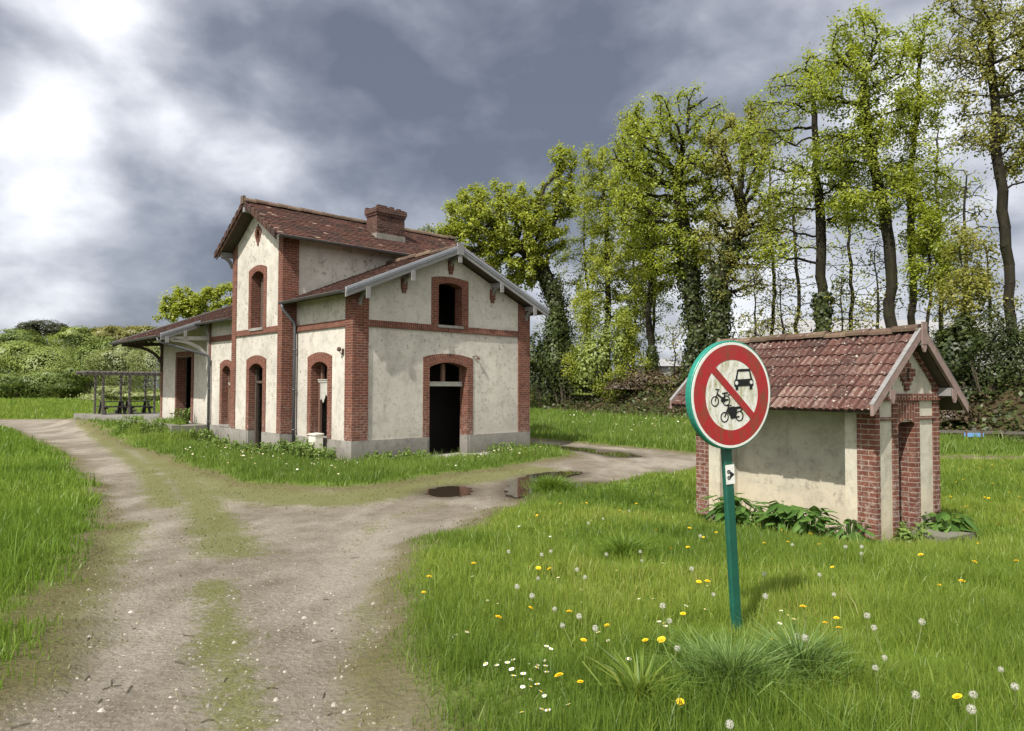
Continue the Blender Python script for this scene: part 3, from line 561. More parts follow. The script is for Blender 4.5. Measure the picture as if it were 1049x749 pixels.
# ---- roofs: deck, tiles, ridge
def tiles(mb, eave0, along, up, nrm, length, run, tw=.175, ex=.145, th=.018, gap=.004, kind='flat'):
    along, up, nrm, e0 = Vector(along).normalized(), Vector(up).normalized(), Vector(nrm).normalized(), Vector(eave0)
    nr = int(run/ex+.5); nc = int(length/tw+.5); ex = run/nr; tw = length/nc
    for r in range(nr):
        for c_ in range(nc):
            sh = (r % 2)*.5*tw if kind == 'flat' else 0
            x0 = c_*tw+sh+rng.normal(0, .003); x1 = min(x0+tw-gap, length+.02); y0 = r*ex+rng.normal(0, .005); y1 = y0+ex*1.45
            if x0 > length-.03: continue
            lift = th*1.9+abs(rng.normal(0, .004)); t = float(np.clip(rng.normal(.5, .24 if kind == 'flat' else .16)+.12*math.sin(c_*.31+r*.5)+.1*math.sin(r*1.7+c_*.13), 0, 1))
            if kind == 'flat':
                tilt = rng.normal(0, .003)
                A = [e0+along*x0+up*y0+nrm*(lift+tilt), e0+along*x1+up*y0+nrm*(lift-tilt), e0+along*x1+up*y1+nrm*th*.6, e0+along*x0+up*y1+nrm*th*.6]
                Bq = [A[0]-nrm*th, A[1]-nrm*th]
                mb.poly(A, None, t); mb.poly([Bq[0], Bq[1], A[1], A[0]], None, t*.6); mb.poly([A[0], A[3], A[3]-nrm*th, Bq[0]], None, t*.7); mb.poly([A[1], Bq[1], A[2]-nrm*th, A[2]], None, t*.7)
            else:
                prof = [(0, .0), (.06, .75), (.16, 1), (.28, .85), (.40, .12), (.50, .08), (.60, .8), (.72, 1), (.84, .8), (.92, .1), (1, 0)]; hh = .026
                for (s0, h0), (s1, h1) in zip(prof, prof[1:]):
                    p = [e0+along*(x0+(x1-x0)*s)+up*y+nrm*(l+h*hh) for s, h, y, l in ((s0, h0, y0, lift), (s1, h1, y0, lift), (s1, h1, y1, .012), (s0, h0, y1, .012))]
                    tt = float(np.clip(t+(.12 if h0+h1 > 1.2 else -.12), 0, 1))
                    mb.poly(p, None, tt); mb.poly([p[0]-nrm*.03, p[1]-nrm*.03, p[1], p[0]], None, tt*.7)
def ridge_tiles(mb, a, b, r=.11, n=24):
    a, b = Vector(a), Vector(b); d = (b-a).normalized(); up = Vector((0, 0, 1)); s = d.cross(up).normalized(); L_ = (b-a).length/n
    for i in range(n):
        q = a+d*(i*L_); k = []; j = rng.normal(0, .008)
        for e, r_ in ((0, r*1.08), (L_*1.06, r*.96)):
            k.append([q+d*e+s*(r_*math.cos(t_))*1.15+up*(r_*math.sin(t_)-.05+j) for t_ in np.linspace(-.15, PI+.15, 8)])
        t = float(rng.uniform(0, 1))
        for x in range(7): mb.poly([k[0][x], k[0][x+1], k[1][x+1], k[1][x]], None, t)
        mb.poly(k[0][::-1], None, t*.5)
def slope_roof(deck_poly, axis, c0, c1, name='roof'):
    mb = MB(); mb.prism(deck_poly, axis, c0, c1); return part(mb, name, W_DARK)
# wing roof
e = .42; uL, uR = -e, Wd+e
r1 = slope_roof([(uL, zw(uL)-.05), (3.17, zw(3.17)-.05), (uR, zw(uR)-.05), (uR, zw(uR)-.13), (3.17, zw(3.17)-.14), (uL, zw(uL)-.13)], 'v', -.37, VT0-.02)
mb = MB(); cs = 1/math.hypot(1, SL_W)
tiles(mb, (uL-.05, -.40, zw(uL-.05)-.05), (0, 1, 0), (1, 0, SL_W), (-SL_W, 0, 1), VT0+.38, (3.17-uL+.05)/cs)
tiles(mb, (uR+.05, -.40, zw(uR+.05)-.05), (0, 1, 0), (-1, 0, SL_W), (SL_W, 0, 1), VT0+.38, (3.17-uL+.05)/cs)
sub(mb, 'roof_tiles', T_ST, r1); mb = MB(); ridge_tiles(mb, (3.17, -.38, ZR_W+.02), (3.17, VT0-.02, ZR_W+.02), n=9); sub(mb, 'ridge_tiles', T_RIDGE, r1)
# tower roof
vL, vR, uF, uB = 2.76, 7.18, -.84, Wd+.9
r2 = slope_roof([(vL, zt(vL)-.05), (VTR, zt(VTR)-.05), (vR, zt(vR)-.05), (vR, zt(vR)-.12), (VTR, zt(VTR)-.14), (vL, zt(vL)-.12)], 'u', uF+.02, uB)
mb = MB(); cs = 1/math.hypot(1, SL_T); run = (VTR-vL+.05)/cs
tiles(mb, (uF, vL-.05, zt(vL-.05)-.05), (1, 0, 0), (0, 1, SL_T), (0, -SL_T, 1), uB-uF, run, .165, .135)
tiles(mb, (uF, vR+.05, zt(vR+.05)-.05), (1, 0, 0), (0, -1, SL_T), (0, SL_T, 1), uB-uF, run, .165, .135)
for s in (-1, 1):                                           # turned-down verge tiles
    n = 16
    for i in range(n):
        v0 = VTR+s*(i/n)*(VTR-vL); v1 = VTR+s*((i+1.1)/n)*(VTR-vL); a, b_ = zt(v0), zt(v1); o = .02 if i % 2 else .0
        mb.hexa([(uF-.05-o, v0, a-.17), (uF-.05-o, v1, b_-.17), (uF-.025, v1, b_-.17), (uF-.025, v0, a-.17), (uF-.05-o, v0, a+.01), (uF-.05-o, v1, b_+.01), (uF-.025, v1, b_+.01), (uF-.025, v0, a+.01)], None, float(rng.uniform(.0, .45)))
sub(mb, 'roof_tiles', T_ST, r2); mb = MB(); ridge_tiles(mb, (uF-.06, VTR, ZR_T+.03), (uB, VTR, ZR_T+.03), n=22); mb.box(uF-.09, uF-.02, VTR-.1, VTR+.1, ZR_T-.12, ZR_T+.12, .3); sub(mb, 'ridge_tiles', T_RIDGE, r2)
# chimney
c0, c1, d0, d1 = 3.03, 4.12, 3.72, 4.34
mb = MB(); mb.box(c0, c1, d0, d1, 6.3, 7.62); mb.box(c0-.03, c1+.03, d0-.03, d1+.03, 7.621, 7.70); mb.box(c0-.06, c1+.06, d0-.06, d1+.06, 7.701, 7.86)
for i in range(26):
    x = rng.uniform(c0-.06, c1-.1); y = rng.choice([d0-.06, d1-.06]) if i % 2 else rng.uniform(d0-.06, d1-.05); h_ = rng.uniform(.02, .085)
    mb.box(x, x+.2*rng.uniform(.5, 1), y, y+.11, 7.861, 7.861+h_)
for i in range(20):
    z = 6.95+.068*rng.integers(0, 12); x = rng.uniform(c0, c1-.2); mb.box(x, x+.18, d0-.012, d0, z, z+.058)
ch = sub(mb, 'chimney', B_CHIM, r2)
mb = MB(); mb.box(c0-.02, c1+.02, d0-.02, d1+.02, 6.6, 7.02); 
bm_ = sub(mb, 'chimney_flashing', P_STONE, r2)
# hall roof with deep canopy towards the platform
def hall_poly(ul): return [(ul, zh(ul)-.05), (3.17, zh(3.17)-.05), (Wd+.5, zh(Wd+.5)-.05), (Wd+.5, zh(Wd+.5)-.12), (3.17, zh(3.17)-.14), (ul, zh(ul)-.12)]
UC = -1.66; V0C, V1C = 9.82, 15.8
r3 = slope_roof(hall_poly(-.42), 'v', VT1+.02, V0C-.001); mbx = MB(); mbx.prism(hall_poly(UC), 'v', V0C, V1C); sub(mbx, 'canopy_deck', W_DARK, r3)
mb = MB(); cs = 1/math.hypot(1, .395)
tiles(mb, (-.45, VT1+.04, zh(-.45)-.05), (0, 1, 0), (1, 0, .395), (-.395, 0, 1), V0C-VT1-.05, (3.17+.45)/cs, .19, .15)
tiles(mb, (UC-.04, V0C, zh(UC-.04)-.05), (0, 1, 0), (1, 0, .395), (-.395, 0, 1), V1C-V0C+.03, (3.17-UC+.04)/cs, .19, .15)
tiles(mb, (Wd+.53, VT1+.04, zh(Wd+.53)-.05), (0, 1, 0), (-1, 0, .395), (.395, 0, 1), V1C-VT1, (3.17+.53)/cs, .19, .15)
sub(mb, 'roof_tiles', T_ST, r3); mb = MB(); ridge_tiles(mb, (3.17, VT1+.03, 5.68), (3.17, V1C, 5.68), n=24); sub(mb, 'ridge_tiles', T_RIDGE, r3)
# barge boards with zinc capping
def rake(pts, axis, c, w=.22, th=.045, drop=.0, mat=W_GREY, cap=True):
    mb = MB()
    for (a, za), (b_, zb) in zip(pts, pts[1:]):
        mb.prism([(a, za-w-drop), (b_, zb-w-drop), (b_, zb-drop), (a, za-drop)], axis, c-th, c)
    o = part(mb, 'barge_board', mat)
    if cap:
        mb = MB()
        for (a, za), (b_, zb) in zip(pts, pts[1:]):
            mb.prism([(a, za-.045), (b_, zb-.045), (b_, zb+.028), (a, za+.028)], axis, c-th-.03, c-th+.03 if False else c-.002+.0)
            mb.prism([(a, za-.10), (b_, zb-.10), (b_, zb-.055), (a, za-.055)], axis, c-th-.018, c-th-.001)
        sub(mb, 'zinc_capping', Z_ZINC, o)
rake([(uL-.06, zw(uL-.06)+.02), (3.17, ZR_W+.02), (uR+.06, zw(uR+.06)+.02)], 'v', -.40)
mb = MB(); mb.box(3.06, 3.28, -.49, -.43, ZR_W-.24, ZR_W+.10); part(mb, 'apex_block', W_GREY)
rake([(-.40, zh(-.40)+.02), (UC-.05, zh(UC-.05)+.02)], 'v', V0C)
rake([(3.17, zh(3.17)+.02), (UC-.05, zh(UC-.05)+.02)], 'v', V1C+.05, cap=False)
rake([(vL+.02, zt(vL)-.12), (VTR, ZR_T-.12), (vR-.02, zt(vR)-.12)], 'u', uF+.02, .10, .03, mat=W_BROWN, cap=False)
# purlin ends and brackets
def bracket(axis, c, a, z, reach, drop, mat=W_GREY, corbel=True, size=.10):
    """c = wall plane, the beam comes forward by reach at height z; a = position along the wall"""
    P = (lambda q, d, zz: (q, c-d, zz)) if axis == 'v' else (lambda q, d, zz: (c-d, q, zz))
    mb = MB(); mb.hexa([P(a-size/2, -.1, z-size*1.3), P(a+size/2, -.1, z-size*1.3), P(a+size/2, reach, z-size*1.3), P(a-size/2, reach, z-size*1.3), P(a-size/2, -.1, z), P(a+size/2, -.1, z), P(a+size/2, reach, z), P(a-size/2, reach, z)])
    n = 6; pr = None
    for i in range(n+1):
        t = i/n*PI/2; d, zz = reach*.86*(1-math.cos(t)), z-size*1.3-drop*(1-math.sin(t))
        if pr: mb.beam(P(a, *pr), P(a, d, zz), size*.75, size*.75, up=(1, 0, 0) if axis == 'u' else (0, 1, 0))
        pr = (d, zz)
    o = part(mb, 'bracket', mat)
    if corbel:
        mb = MB(); q = lambda x0, x1, d, z0, z1: mb.box(*((x0, x1, c-d, c+.05) if axis == 'v' else (c-d, c+.05, x0, x1)), z0, z1)
        q(a-.09, a+.09, .06, z-drop-.18, z-drop+.12); q(a-.06, a+.06, .05, z-drop-.28, z-drop-.18)
        sub(mb, 'brick_corbel', B_ST, o)
for a, cb in ((.16, False), (1.55, True), (3.17, True), (4.79, True), (6.2, False)):
    bracket('v', 0 if 1 < a < 6 else -.045, a, zw(a)-.16, .42, .30, corbel=cb)
    mb = MB(); mb.box(a-.06, a+.06, -.475, -.44, zw(a)-.46, zw(a)-.17); part(mb, 'purlin_end', W_GREY)
for a in (9.93, HV-.1):
    mb = MB(); z = zh(UC)-.16
    mb.beam((.05, a, z+.1), (UC+.12, a, zh(UC+.12)-.20), .12, .14); pr = None
    for i in range(9):
        t = i/8*PI/2; p = (-.03-1.25*(1-math.cos(t)), a, 2.75+(z-.02-2.75)*math.sin(t))
        if pr: mb.beam(pr, p, .11, .12, up=(0, 1, 0))
        pr = p
    mb.beam((-.03, a, 2.55), (-.03, a, zh(0)-.2), .12, .10, up=(0, 1, 0)); part(mb, 'canopy_bracket', W_WHITE if a < 12 else W_DARK)
for a in (-.2, -.9, -1.5):
    mb = MB(); mb.box(a-.05, a+.05, V0C-.09, V0C-.047, zh(a)-.36, zh(a)-.14); part(mb, 'purlin_end', W_GREY)
bracket('u', TU, VT1+.2, zt(VT1+.2)-.13, .38, .34, corbel=False, size=.12)
mb = MB(); mb.box(uF-.03, TU, VTR-.07, VTR+.07, ZR_T-.36, ZR_T-.17); part(mb, 'purlin_end', W_GREY)
for v in np.linspace(9.9+.6, HV-.6, 9):                      # rafters under the canopy
    mb = MB(); mb.beam((UC+.03, v, zh(UC+.03)-.17), (.0, v, zh(0)-.17), .06, .09); part(mb, 'rafter', W_DARK)
# gutters and downpipes
def gutter(a, b, r=.065):
    a, b = Vector(a), Vector(b); d = (b-a).normalized(); s = d.cross(Vector((0, 0, 1))); mb = MB(); n = 7
    for i in range(n):
        q = [(math.cos(PI+PI*j/n)*r, math.sin(PI+PI*j/n)*r) for j in (i, i+1)]
        mb.poly([a+s*q[0][0]+Vector((0, 0, q[0][1])), a+s*q[1][0]+Vector((0, 0, q[1][1])), b+s*q[1][0]+Vector((0, 0, q[1][1])), b+s*q[0][0]+Vector((0, 0, q[0][1]))])
    for e_ in (a, b): mb.poly([e_+s*(math.cos(PI+PI*j/n)*r)+Vector((0, 0, math.sin(PI+PI*j/n)*r)) for j in range(n+1)])
    mb.tube([a+s*r, b+s*r], .012, 5); mb.tube([a-s*r, b-s*r], .012, 5)
    part(mb, 'gutter', Z_GUT, smooth=False)
gutter((uL-.10, -.38, zw(uL)-.06), (uL-.10, VT0-.06, zw(uL)-.07)); gutter((uF, vL-.12, zt(vL)-.09), (uB, vL-.12, zt(vL)-.09)); gutter((UC-.10, V0C-.03, zh(UC)-.06), (UC-.10, V1C+.02, zh(UC)-.07)); gutter((-.53, VT1+.06, zh(-.45)-.06), (-.53, V0C-.06, zh(-.45)-.06))
def pipe(pts, r=.043):
    mb = MB(); mb.tube(pts, r, 9)
    for z in np.arange(.7, pts[-2][2], 1.15): mb.tube([(pts[-1][0], pts[-1][1], z), (pts[-1][0], pts[-1][1], z+.035)], r*1.35, 9)
    part(mb, 'downpipe', Z_PIPE, smooth=True)
pipe([(uL-.10, VT0-.17, zw(uL)-.12), (uL-.09, VT0-.17, zw(uL)-.24), (-.13, VT0-.14, zw(uL)-.62), (-.10, VT0-.13, zw(uL)-.78), (-.10, VT0-.13, .05)])
pipe([(UC-.10, V0C+.12, zh(UC)-.12), (UC-.08, V0C+.10, zh(UC)-.24), (UC+.1, V0C+.05, zh(UC)-.31), (-.22, 9.7, 3.08), (-.10, 9.68, 2.98), (-.10, 9.68, .05)])
# fittings fixed to the walls
# ---------------------------------------------------------------- small brick hut
HA = .569; HX, HY = 4.561, 8.888; HZ = .06
HU = thing('brick_hut', 'small brick and render hut with red ridged tile roof standing in the flowery grass', 'hut', (HX, HY, HZ), HA)
def to_hut(u, v): return HX+u*math.cos(HA)-v*math.sin(HA), HY+u*math.sin(HA)+v*math.cos(HA)
hw_, hl = 1.55, 2.97; zE, zP = 1.68, 2.66; cO = .345; rO = .17
hs = (zP-zE)/(hw_/2+cO)
def zhut(u): return zP-hs*abs(u-hw_/2)
hp = lambda mb, name, mat, parent=None, **k: mb.build(name, mat, parent or HU, **k)
gp = lambda u: zhut(u)-.13
mb = MB()                                                     # end wall facing the viewer's right, with the narrow door
mb.prism([(.10, -.1), (.46, -.1), (.46, 1.46), (.98, 1.46), (.98, -.1), (1.40, -.1), (1.40, gp(1.40)), (hw_/2, gp(hw_/2)), (.10, gp(.10))], 'v', .02, .22, [[(.70, 2.0), (.79, 2.0), (.79, 2.13), (.70, 2.13)]])
hp(mb, 'wall', P_HUT)
mb = MB(); mb.box(.42, .58, .25, 2.72, -.25, gp(.42)); hp(mb, 'wall', P_HUT)        # recessed long wall
for v0, v1 in ((.25, .42), (2.50, 2.72)):
    mb = MB(); mb.box(.012, .418, v0, v1, -.25, gp(0)-.01); hp(mb, 'rendered_pier', P_HUT)
mb = MB(); mb.box(.012, .418, .421, 2.499, gp(0)-.14, gp(0)-.012); hp(mb, 'lintel', P_HUT)
mb = MB(); mb.prism([(.10, -.1), (1.40, -.1), (1.40, gp(1.4)), (hw_/2, gp(hw_/2)), (.10, gp(.1))], 'v', hl-.22, hl-.02); hp(mb, 'wall', P_HUT)
mb = MB(); mb.box(hw_-.2, hw_-.02, .25, 2.72, -.25, gp(1.4)); hp(mb, 'wall', P_HUT)
for u0, u1, v0, v1 in ((0, .10, 0, .25), (1.40, hw_, 0, .25), (0, .10, 2.72, hl), (1.40, hw_, 2.72, hl)):
    mb = MB(); w = .155 if u0 == 0 and v0 > 1 else 0
    mb.prism([(u0, -.1), (u1+w, -.1), (u1+w, gp(u1+w) if u0 == 0 else gp(u1)), (u0, gp(u0))], 'v', v0, v1)
    if u0 == 0 and v0 == 0: mb.box(.101, .41, .221, .249, -.1, 1.7)
    hp(mb, 'brick_pier', B_HUT)
mb = MB(); mb.box(.40, .519, -.002, .26, -.1, 1.43); mb.box(.921, 1.04, -.002, .26, -.1, 1.43)
mb.box(.40, .519, -.002, .2, 1.431, 1.74); mb.box(.921, 1.04, -.002, .2, 1.431, 1.74); dw = hp(mb, 'doorway', B_HUT)
mb = MB(); mb.prism([(.52, 1.431), (.62, 1.475), (.72, 1.49), (.82, 1.475), (.92, 1.431), (.92, 1.739), (.52, 1.739)], 'v', -.001, .23); mb.build('arch', B_HUT, dw, swap=True)
mb = MB(); mb.box(.921, 1.05, -.012, .2, -.1, .12); mb.build('stone_foot', P_PLINTH, dw)
mb = MB(); mb.box(.60, .985, .30, .33, -.05, 1.47); mb.build('door', BLACKM, dw)  # panel in the near-black that stands in for interior darkness
mb = MB(); mb.box(-.01, hw_+.01, -.022, .1, 1.741, 1.83); hp(mb, 'string_course', B_HUT, swap=True)
for u0, u1 in ((.101, .399), (1.041, 1.399)):
    mb = MB(); mb.box(u0, u1, -.01, .1, 1.49, 1.53); hp(mb, 'string_course', B_HUT)
mb = MB(); steps = [(-.04, .04, .30, .36), (-.085, .085, .221, .299), (-.19, .19, .12, .22), (-.13, .13, .06, .12), (-.085, .085, .0, .06), (-.045, .045, -.07, .0)]
cx, cz = .745, 1.94
for a, b_, z0, z1 in steps:
    if z0 == .12 or z0 == .06:
        mb.box(cx+a, cx-.045, -.012, .15, cz+z0, cz+z1-.001); mb.box(cx+.045, cx+b_, -.012, .15, cz+z0, cz+z1-.001)
    else: mb.box(cx+a, cx+b_, -.012, .15, cz+z0, cz+z1-.001)
og = hp(mb, 'brick_ornament', B_HUT)
mb = MB(); mb.box(cx-.05, cx+.05, .10, .14, cz+.05, cz+.23); mb.build('hole_shade', BLACKM, og)  # near-black box put in as the shade inside the ornament hole
# roof
hpoly = [(-cO, zhut(-cO)-.04), (hw_/2, zP-.04), (hw_+cO, zhut(hw_+cO)-.04), (hw_+cO, zhut(hw_+cO)-.085), (hw_/2, zP-.095), (-cO, zhut(-cO)-.085)]
mb = MB(); mb.prism(hpoly, 'v', -rO+.03, hl+rO-.03); hr = hp(mb, 'roof', W_DARK)
mb = MB(); run = math.hypot(hw_/2+cO+.03, hs*(hw_/2+cO+.03))
for s in (1, -1):
    u = -cO-.03 if s == 1 else hw_+cO+.03
    tiles(mb, (u, -rO+.01, zhut(u)-.05), (0, 1, 0), (s, 0, hs), (-s*hs, 0, 1), hl+2*rO-.02, run, .205, .222, kind='rib')
mb.build('roof_tiles', T_HUT, hr)
mb = MB(); ridge_tiles(mb, (hw_/2, -rO, zP+.03), (hw_/2, hl+rO, zP+.03), .075, 10); mb.build('ridge_tiles', T_RIDGE, hr)
for v0, v1 in ((-rO-.03, -rO+.012), (hl+rO-.012, hl+rO+.03)):
    for s in (1, -1):
        a0 = hw_/2-.04*s; a1 = -cO-.035 if s == 1 else hw_+cO+.035
        mb = MB(); mb.prism([(a0, zhut(a0)+.05), (a1, zhut(a1)+.05), (a1, zhut(a1)-.085), (a0, zhut(a0)-.085)], 'v', v0, v1); o = mb.build('barge_board', W_PINK, HU)
        mb = MB(); mb.prism([(a0, zhut(a0)+.051), (a1, zhut(a1)+.051), (a1, zhut(a1)+.060), (a0, zhut(a0)+.060)], 'v', v0-.004, v1+.012); mb.build('capping', W_GREY, o)
mb = MB(); mb.box(hw_/2-.055, hw_/2+.055, -rO-.055, -rO-.033, zP-.19, zP+.10); hp(mb, 'apex_block', W_PINK)
for u in (.02, hw_/2, hw_-.02):
    mb = MB(); z = zhut(u)-.09
    mb.box(u-.045, u+.045, -rO-.022, .1, z-.11, z); hp(mb, 'purlin', W_GREY)
    mb = MB(); mb.prism([(u-.05, z-.02), (u+.05, z-.02), (u+.05, z-.14), (u+.02, z-.2), (u-.02, z-.2), (u-.05, z-.14)], 'v', -rO-.05, -rO-.031); hp(mb, 'purlin_end', W_PINK)
for s in (1, -1):
    mb = MB()                                                # dentils under the rakes
    for i in range(22):
        u = hw_/2-s*(.10+i*.034)
        mb.box(u-.010, u+.010, -.03, .02, gp(u)-.045, gp(u)-.012)
    mb.prism([(hw_/2-s*.06, gp(hw_/2-s*.06)-.014), (hw_/2-s*.86, gp(hw_/2-s*.86)-.014), (hw_/2-s*.86, gp(hw_/2-s*.86)+.0), (hw_/2-s*.06, gp(hw_/2-s*.06)+.0)], 'v', -.035, .02)
    hp(mb, 'dentil_course', B_HUT)
mb = MB(); mb.box(.62, 1.30, -.55, -.06, -.15, .06); hp(mb, 'doorstep', P_STONE)

# ---------------------------------------------------------------- road sign
SX, SY = 1.405, 4.45; SZ = hz1(SX, SY)
SG = thing('road_sign', 'weathered round red and white no motor vehicles sign on a leaning green post', 'road sign', (SX, SY, SZ))
SG.rotation_euler = (Matrix.Rotation(rad(-3.0), 3, 'Y') @ Matrix.Rotation(rad(27.5), 3, 'Z')).to_euler()
zc = 1.91-SZ
sp = lambda mb, name, mat, parent=None, **k: mb.build(name, mat, parent or SG, **k)
mb = MB(); w, d, r_ = .035, .018, .010
prof = []
for sx, sy, a in ((1, 1, 0), (-1, 1, 90), (-1, -1, 180), (1, -1, 270)):
    for k in range(4): t = rad(a+k*30); prof.append((sx*(w-r_)+r_*math.cos(t), sy*(d-r_)+r_*math.sin(t)))
mb.prism(prof, 'z', -.4, zc+.25)
post = sp(mb, 'post', G_GREEN)
mb = MB()
for z in (zc-.16, zc+.16): mb.box(-.06, .06, -.032, .03, z-.02, z+.02)
sp(mb, 'clamp', Z_PIPE)
R0 = .346; SCL = .965; tilt = Matrix.Translation((0, -.075, zc)) @ Matrix.Rotation(rad(3), 4, 'X')
def disc(mb, r, y0, y1, n=64): mb.prism([(r*math.cos(2*PI*i/n), r*math.sin(2*PI*i/n)) for i in range(n)], 'v', y0, y1)
def annulus(mb, r0, r1, y0, y1, n=64, cx=0, cz=0): mb.prism([(cx+r1*math.cos(2*PI*i/n), cz+r1*math.sin(2*PI*i/n)) for i in range(n)], 'v', y0, y1, [[(cx+r0*math.cos(2*PI*i/n), cz+r0*math.sin(2*PI*i/n)) for i in range(n)]])
mb = MB(); n = 64
prof = [(.338, .0), (.347, .0), (.350, .004), (.350, .040), (.345, .048), (.335, .050), (0, .050)]
for i in range(n):
    t0, t1 = 2*PI*i/n, 2*PI*(i+1)/n
    for (ra, ya), (rb, yb) in zip(prof, prof[1:]):
        P = lambda r, y, t: (r*math.cos(t), y, r*math.sin(t))
        mb.poly([P(ra, ya, t0), P(ra, ya, t1), P(rb, yb, t1), P(rb, yb, t0)])
panel = sp(mb, 'sign_panel', G_TRAY, smooth=False); panel.matrix_local = tilt @ Matrix.Scale(SCL, 4)
def face(name, mat, fn): mb = MB(); fn(mb); return mb.build(name, mat, panel)
face('white_border', S_RIM, lambda mb: annulus(mb, .322, .339, -.004, .002))
face('white_field', S_WHITE, lambda mb: disc(mb, .232, -.003, .002))
def red(mb): annulus(mb, .226, .3225, -.0045, .002)
face('red_ring', S_RED, red)
def slash(mb):
    t = rad(-43.5); ux, uz = math.cos(t), math.sin(t); hw = .0235; l = .228
    mb.prism([(-ux*l+uz*hw+.012, -uz*l-ux*hw+.008), (ux*l+uz*hw+.012, uz*l-ux*hw+.008), (ux*l-uz*hw+.012, uz*l+ux*hw+.008), (-ux*l-uz*hw+.012, -uz*l+ux*hw+.008)], 'v', -.0062, -.003)
face('red_slash', S_RED, slash)
K = R0*.95
def car(mb):
    q = lambda pts: mb.prism([(K*a, K*b_) for a, b_ in pts], 'v', -.0052, -.003)
    q([(.09, .29), (.14, .47), (.17, .50), (.46, .50), (.49, .47), (.54, .29), (.50, .29), (.46, .45), (.17, .45), (.13, .29)])
    q([(.06, .16), (.06, .26), (.09, .30), (.54, .30), (.57, .26), (.57, .16)]); q([(.09, .165), (.09, .09), (.16, .09), (.16, .165)]); q([(.47, .165), (.47, .09), (.54, .09), (.54, .165)])
face('car_symbol', S_BLACK, car)
def lights(mb):
    for x in (.12, .51): mb.prism([(K*(x+.038*math.cos(2*PI*i/14)), K*(.23+.038*math.sin(2*PI*i/14))) for i in range(14)], 'v', -.0058, -.0050)
face('headlight_symbol', S_RIM, lights)
def bar(mb, a, b_, w): 
    a, b_ = Vector(a)*K, Vector(b_)*K; d = (b_-a).normalized(); n_ = Vector((-d.y, d.x))*w*K/2
    mb.prism([tuple(a+n_), tuple(b_+n_), tuple(b_-n_), tuple(a-n_)], 'v', -.0052, -.003)
def moped(mb):
    for x in (-.45, -.16): annulus(mb, K*.082, K*.102, -.0052, -.003, 24, K*x, K*-.10)
    for a, b_, w in (((-.45, -.10), (-.36, .12), .022), ((-.43, .13), (-.33, .12), .02), ((-.38, .03), (-.22, -.08), .035), ((-.22, -.08), (-.16, -.10), .03), ((-.26, .04), (-.12, .05), .03), ((-.2, .04), (-.2, -.08), .03), ((-.30, -.09), (-.10, -.085), .035), ((-.12, .02), (-.06, .0), .02)): bar(mb, a, b_, w)
    mb.prism([(K*-.29, K*-.03), (K*-.20, K*-.02), (K*-.19, K*-.13), (K*-.28, K*-.13)], 'v', -.0054, -.003)
face('moped_symbol', S_BLACK, moped)
def motorcycle(mb):
    for x in (-.21, .18): annulus(mb, K*.082, K*.105, -.0052, -.003, 24, K*x, K*-.42)
    for a, b_, w in (((-.21, -.42), (-.10, -.22), .026), ((-.16, -.20), (-.03, -.20), .022), ((.04, -.26), (.27, -.25), .05), ((.0, -.45), (.18, -.43), .03), ((-.14, -.30), (-.02, -.44), .03), ((.27, -.27), (.2, -.34), .03)): bar(mb, a, b_, w)
    mb.prism([(K*-.13, K*-.24), (K*.04, K*-.22), (K*.12, K*-.28), (K*.08, K*-.46), (K*-.05, K*-.46)], 'v', -.0054, -.003)
face('motorcycle_symbol', S_BLACK, motorcycle)
mb = MB(); mb.box(-.036, .036, -.0235, -.0212, zc-.555, zc-.435); stk = sp(mb, 'sticker', S_RIM)
mb = MB()
for z in (zc-.515, zc-.478): annulus(mb, .007, .0125, -.0247, -.0236, 20, -.014, z)
mb.prism([(.0, zc-.475), (.034, zc-.497), (.0, zc-.519)], 'v', -.0247, -.0236); mb.box(-.003, .001, -.0247, -.0236, zc-.525, zc-.468); mb.build('sticker_print', S_BLACK, stk)
mb = MB()
for z in (zc-.515, zc-.478): mb.prism([(-.014+.004*math.cos(2*PI*i/10), z+.004*math.sin(2*PI*i/10)) for i in range(10)], 'v', -.0247, -.0236)
mb.build('sticker_print', S_BLACK, stk)
# ---------------------------------------------------------------- vegetation
def leaf_mesh(name, P, Nn, size, mat, asp=.62, seed=1, tone=None, droop=0.):
    """one kite-shaped leaf (or leaf spray) per point P, facing roughly Nn"""
    r = np.random.default_rng(seed); n = len(P); size = np.broadcast_to(size, n)*r.uniform(.6, 1.35, n)
    Nn = Nn+r.normal(0, .5, (n, 3)); Nn /= np.linalg.norm(Nn, axis=1)[:, None]+1e-9
    a = r.normal(0, 1, (n, 3)); a[:, 2] -= droop; a -= Nn*(a*Nn).sum(1)[:, None]; a /= np.linalg.norm(a, axis=1)[:, None]+1e-9
    b = np.cross(Nn, a); s = size[:, None]
    V = np.stack([P-a*s*.5, P+b*s*asp*.5-a*s*.08+Nn*s*.06, P+a*s*.5, P-b*s*asp*.5-a*s*.08+Nn*s*.06], 1).reshape(-1, 3)
    k = np.arange(n)*4; F = np.stack([k, k+1, k+2, k+3], 1)
    t = r.uniform(0, 1, n)*.55+.22 if tone is None else tone
    return raw_mesh(name, V, F, mat, np.repeat(t, 4))
def px3(x, y, Y):
    d = pix_dir(x, y); return np.array([d.x, d.y, d.z])*(Y/d.y)+np.array([0, 0, CAM_H])
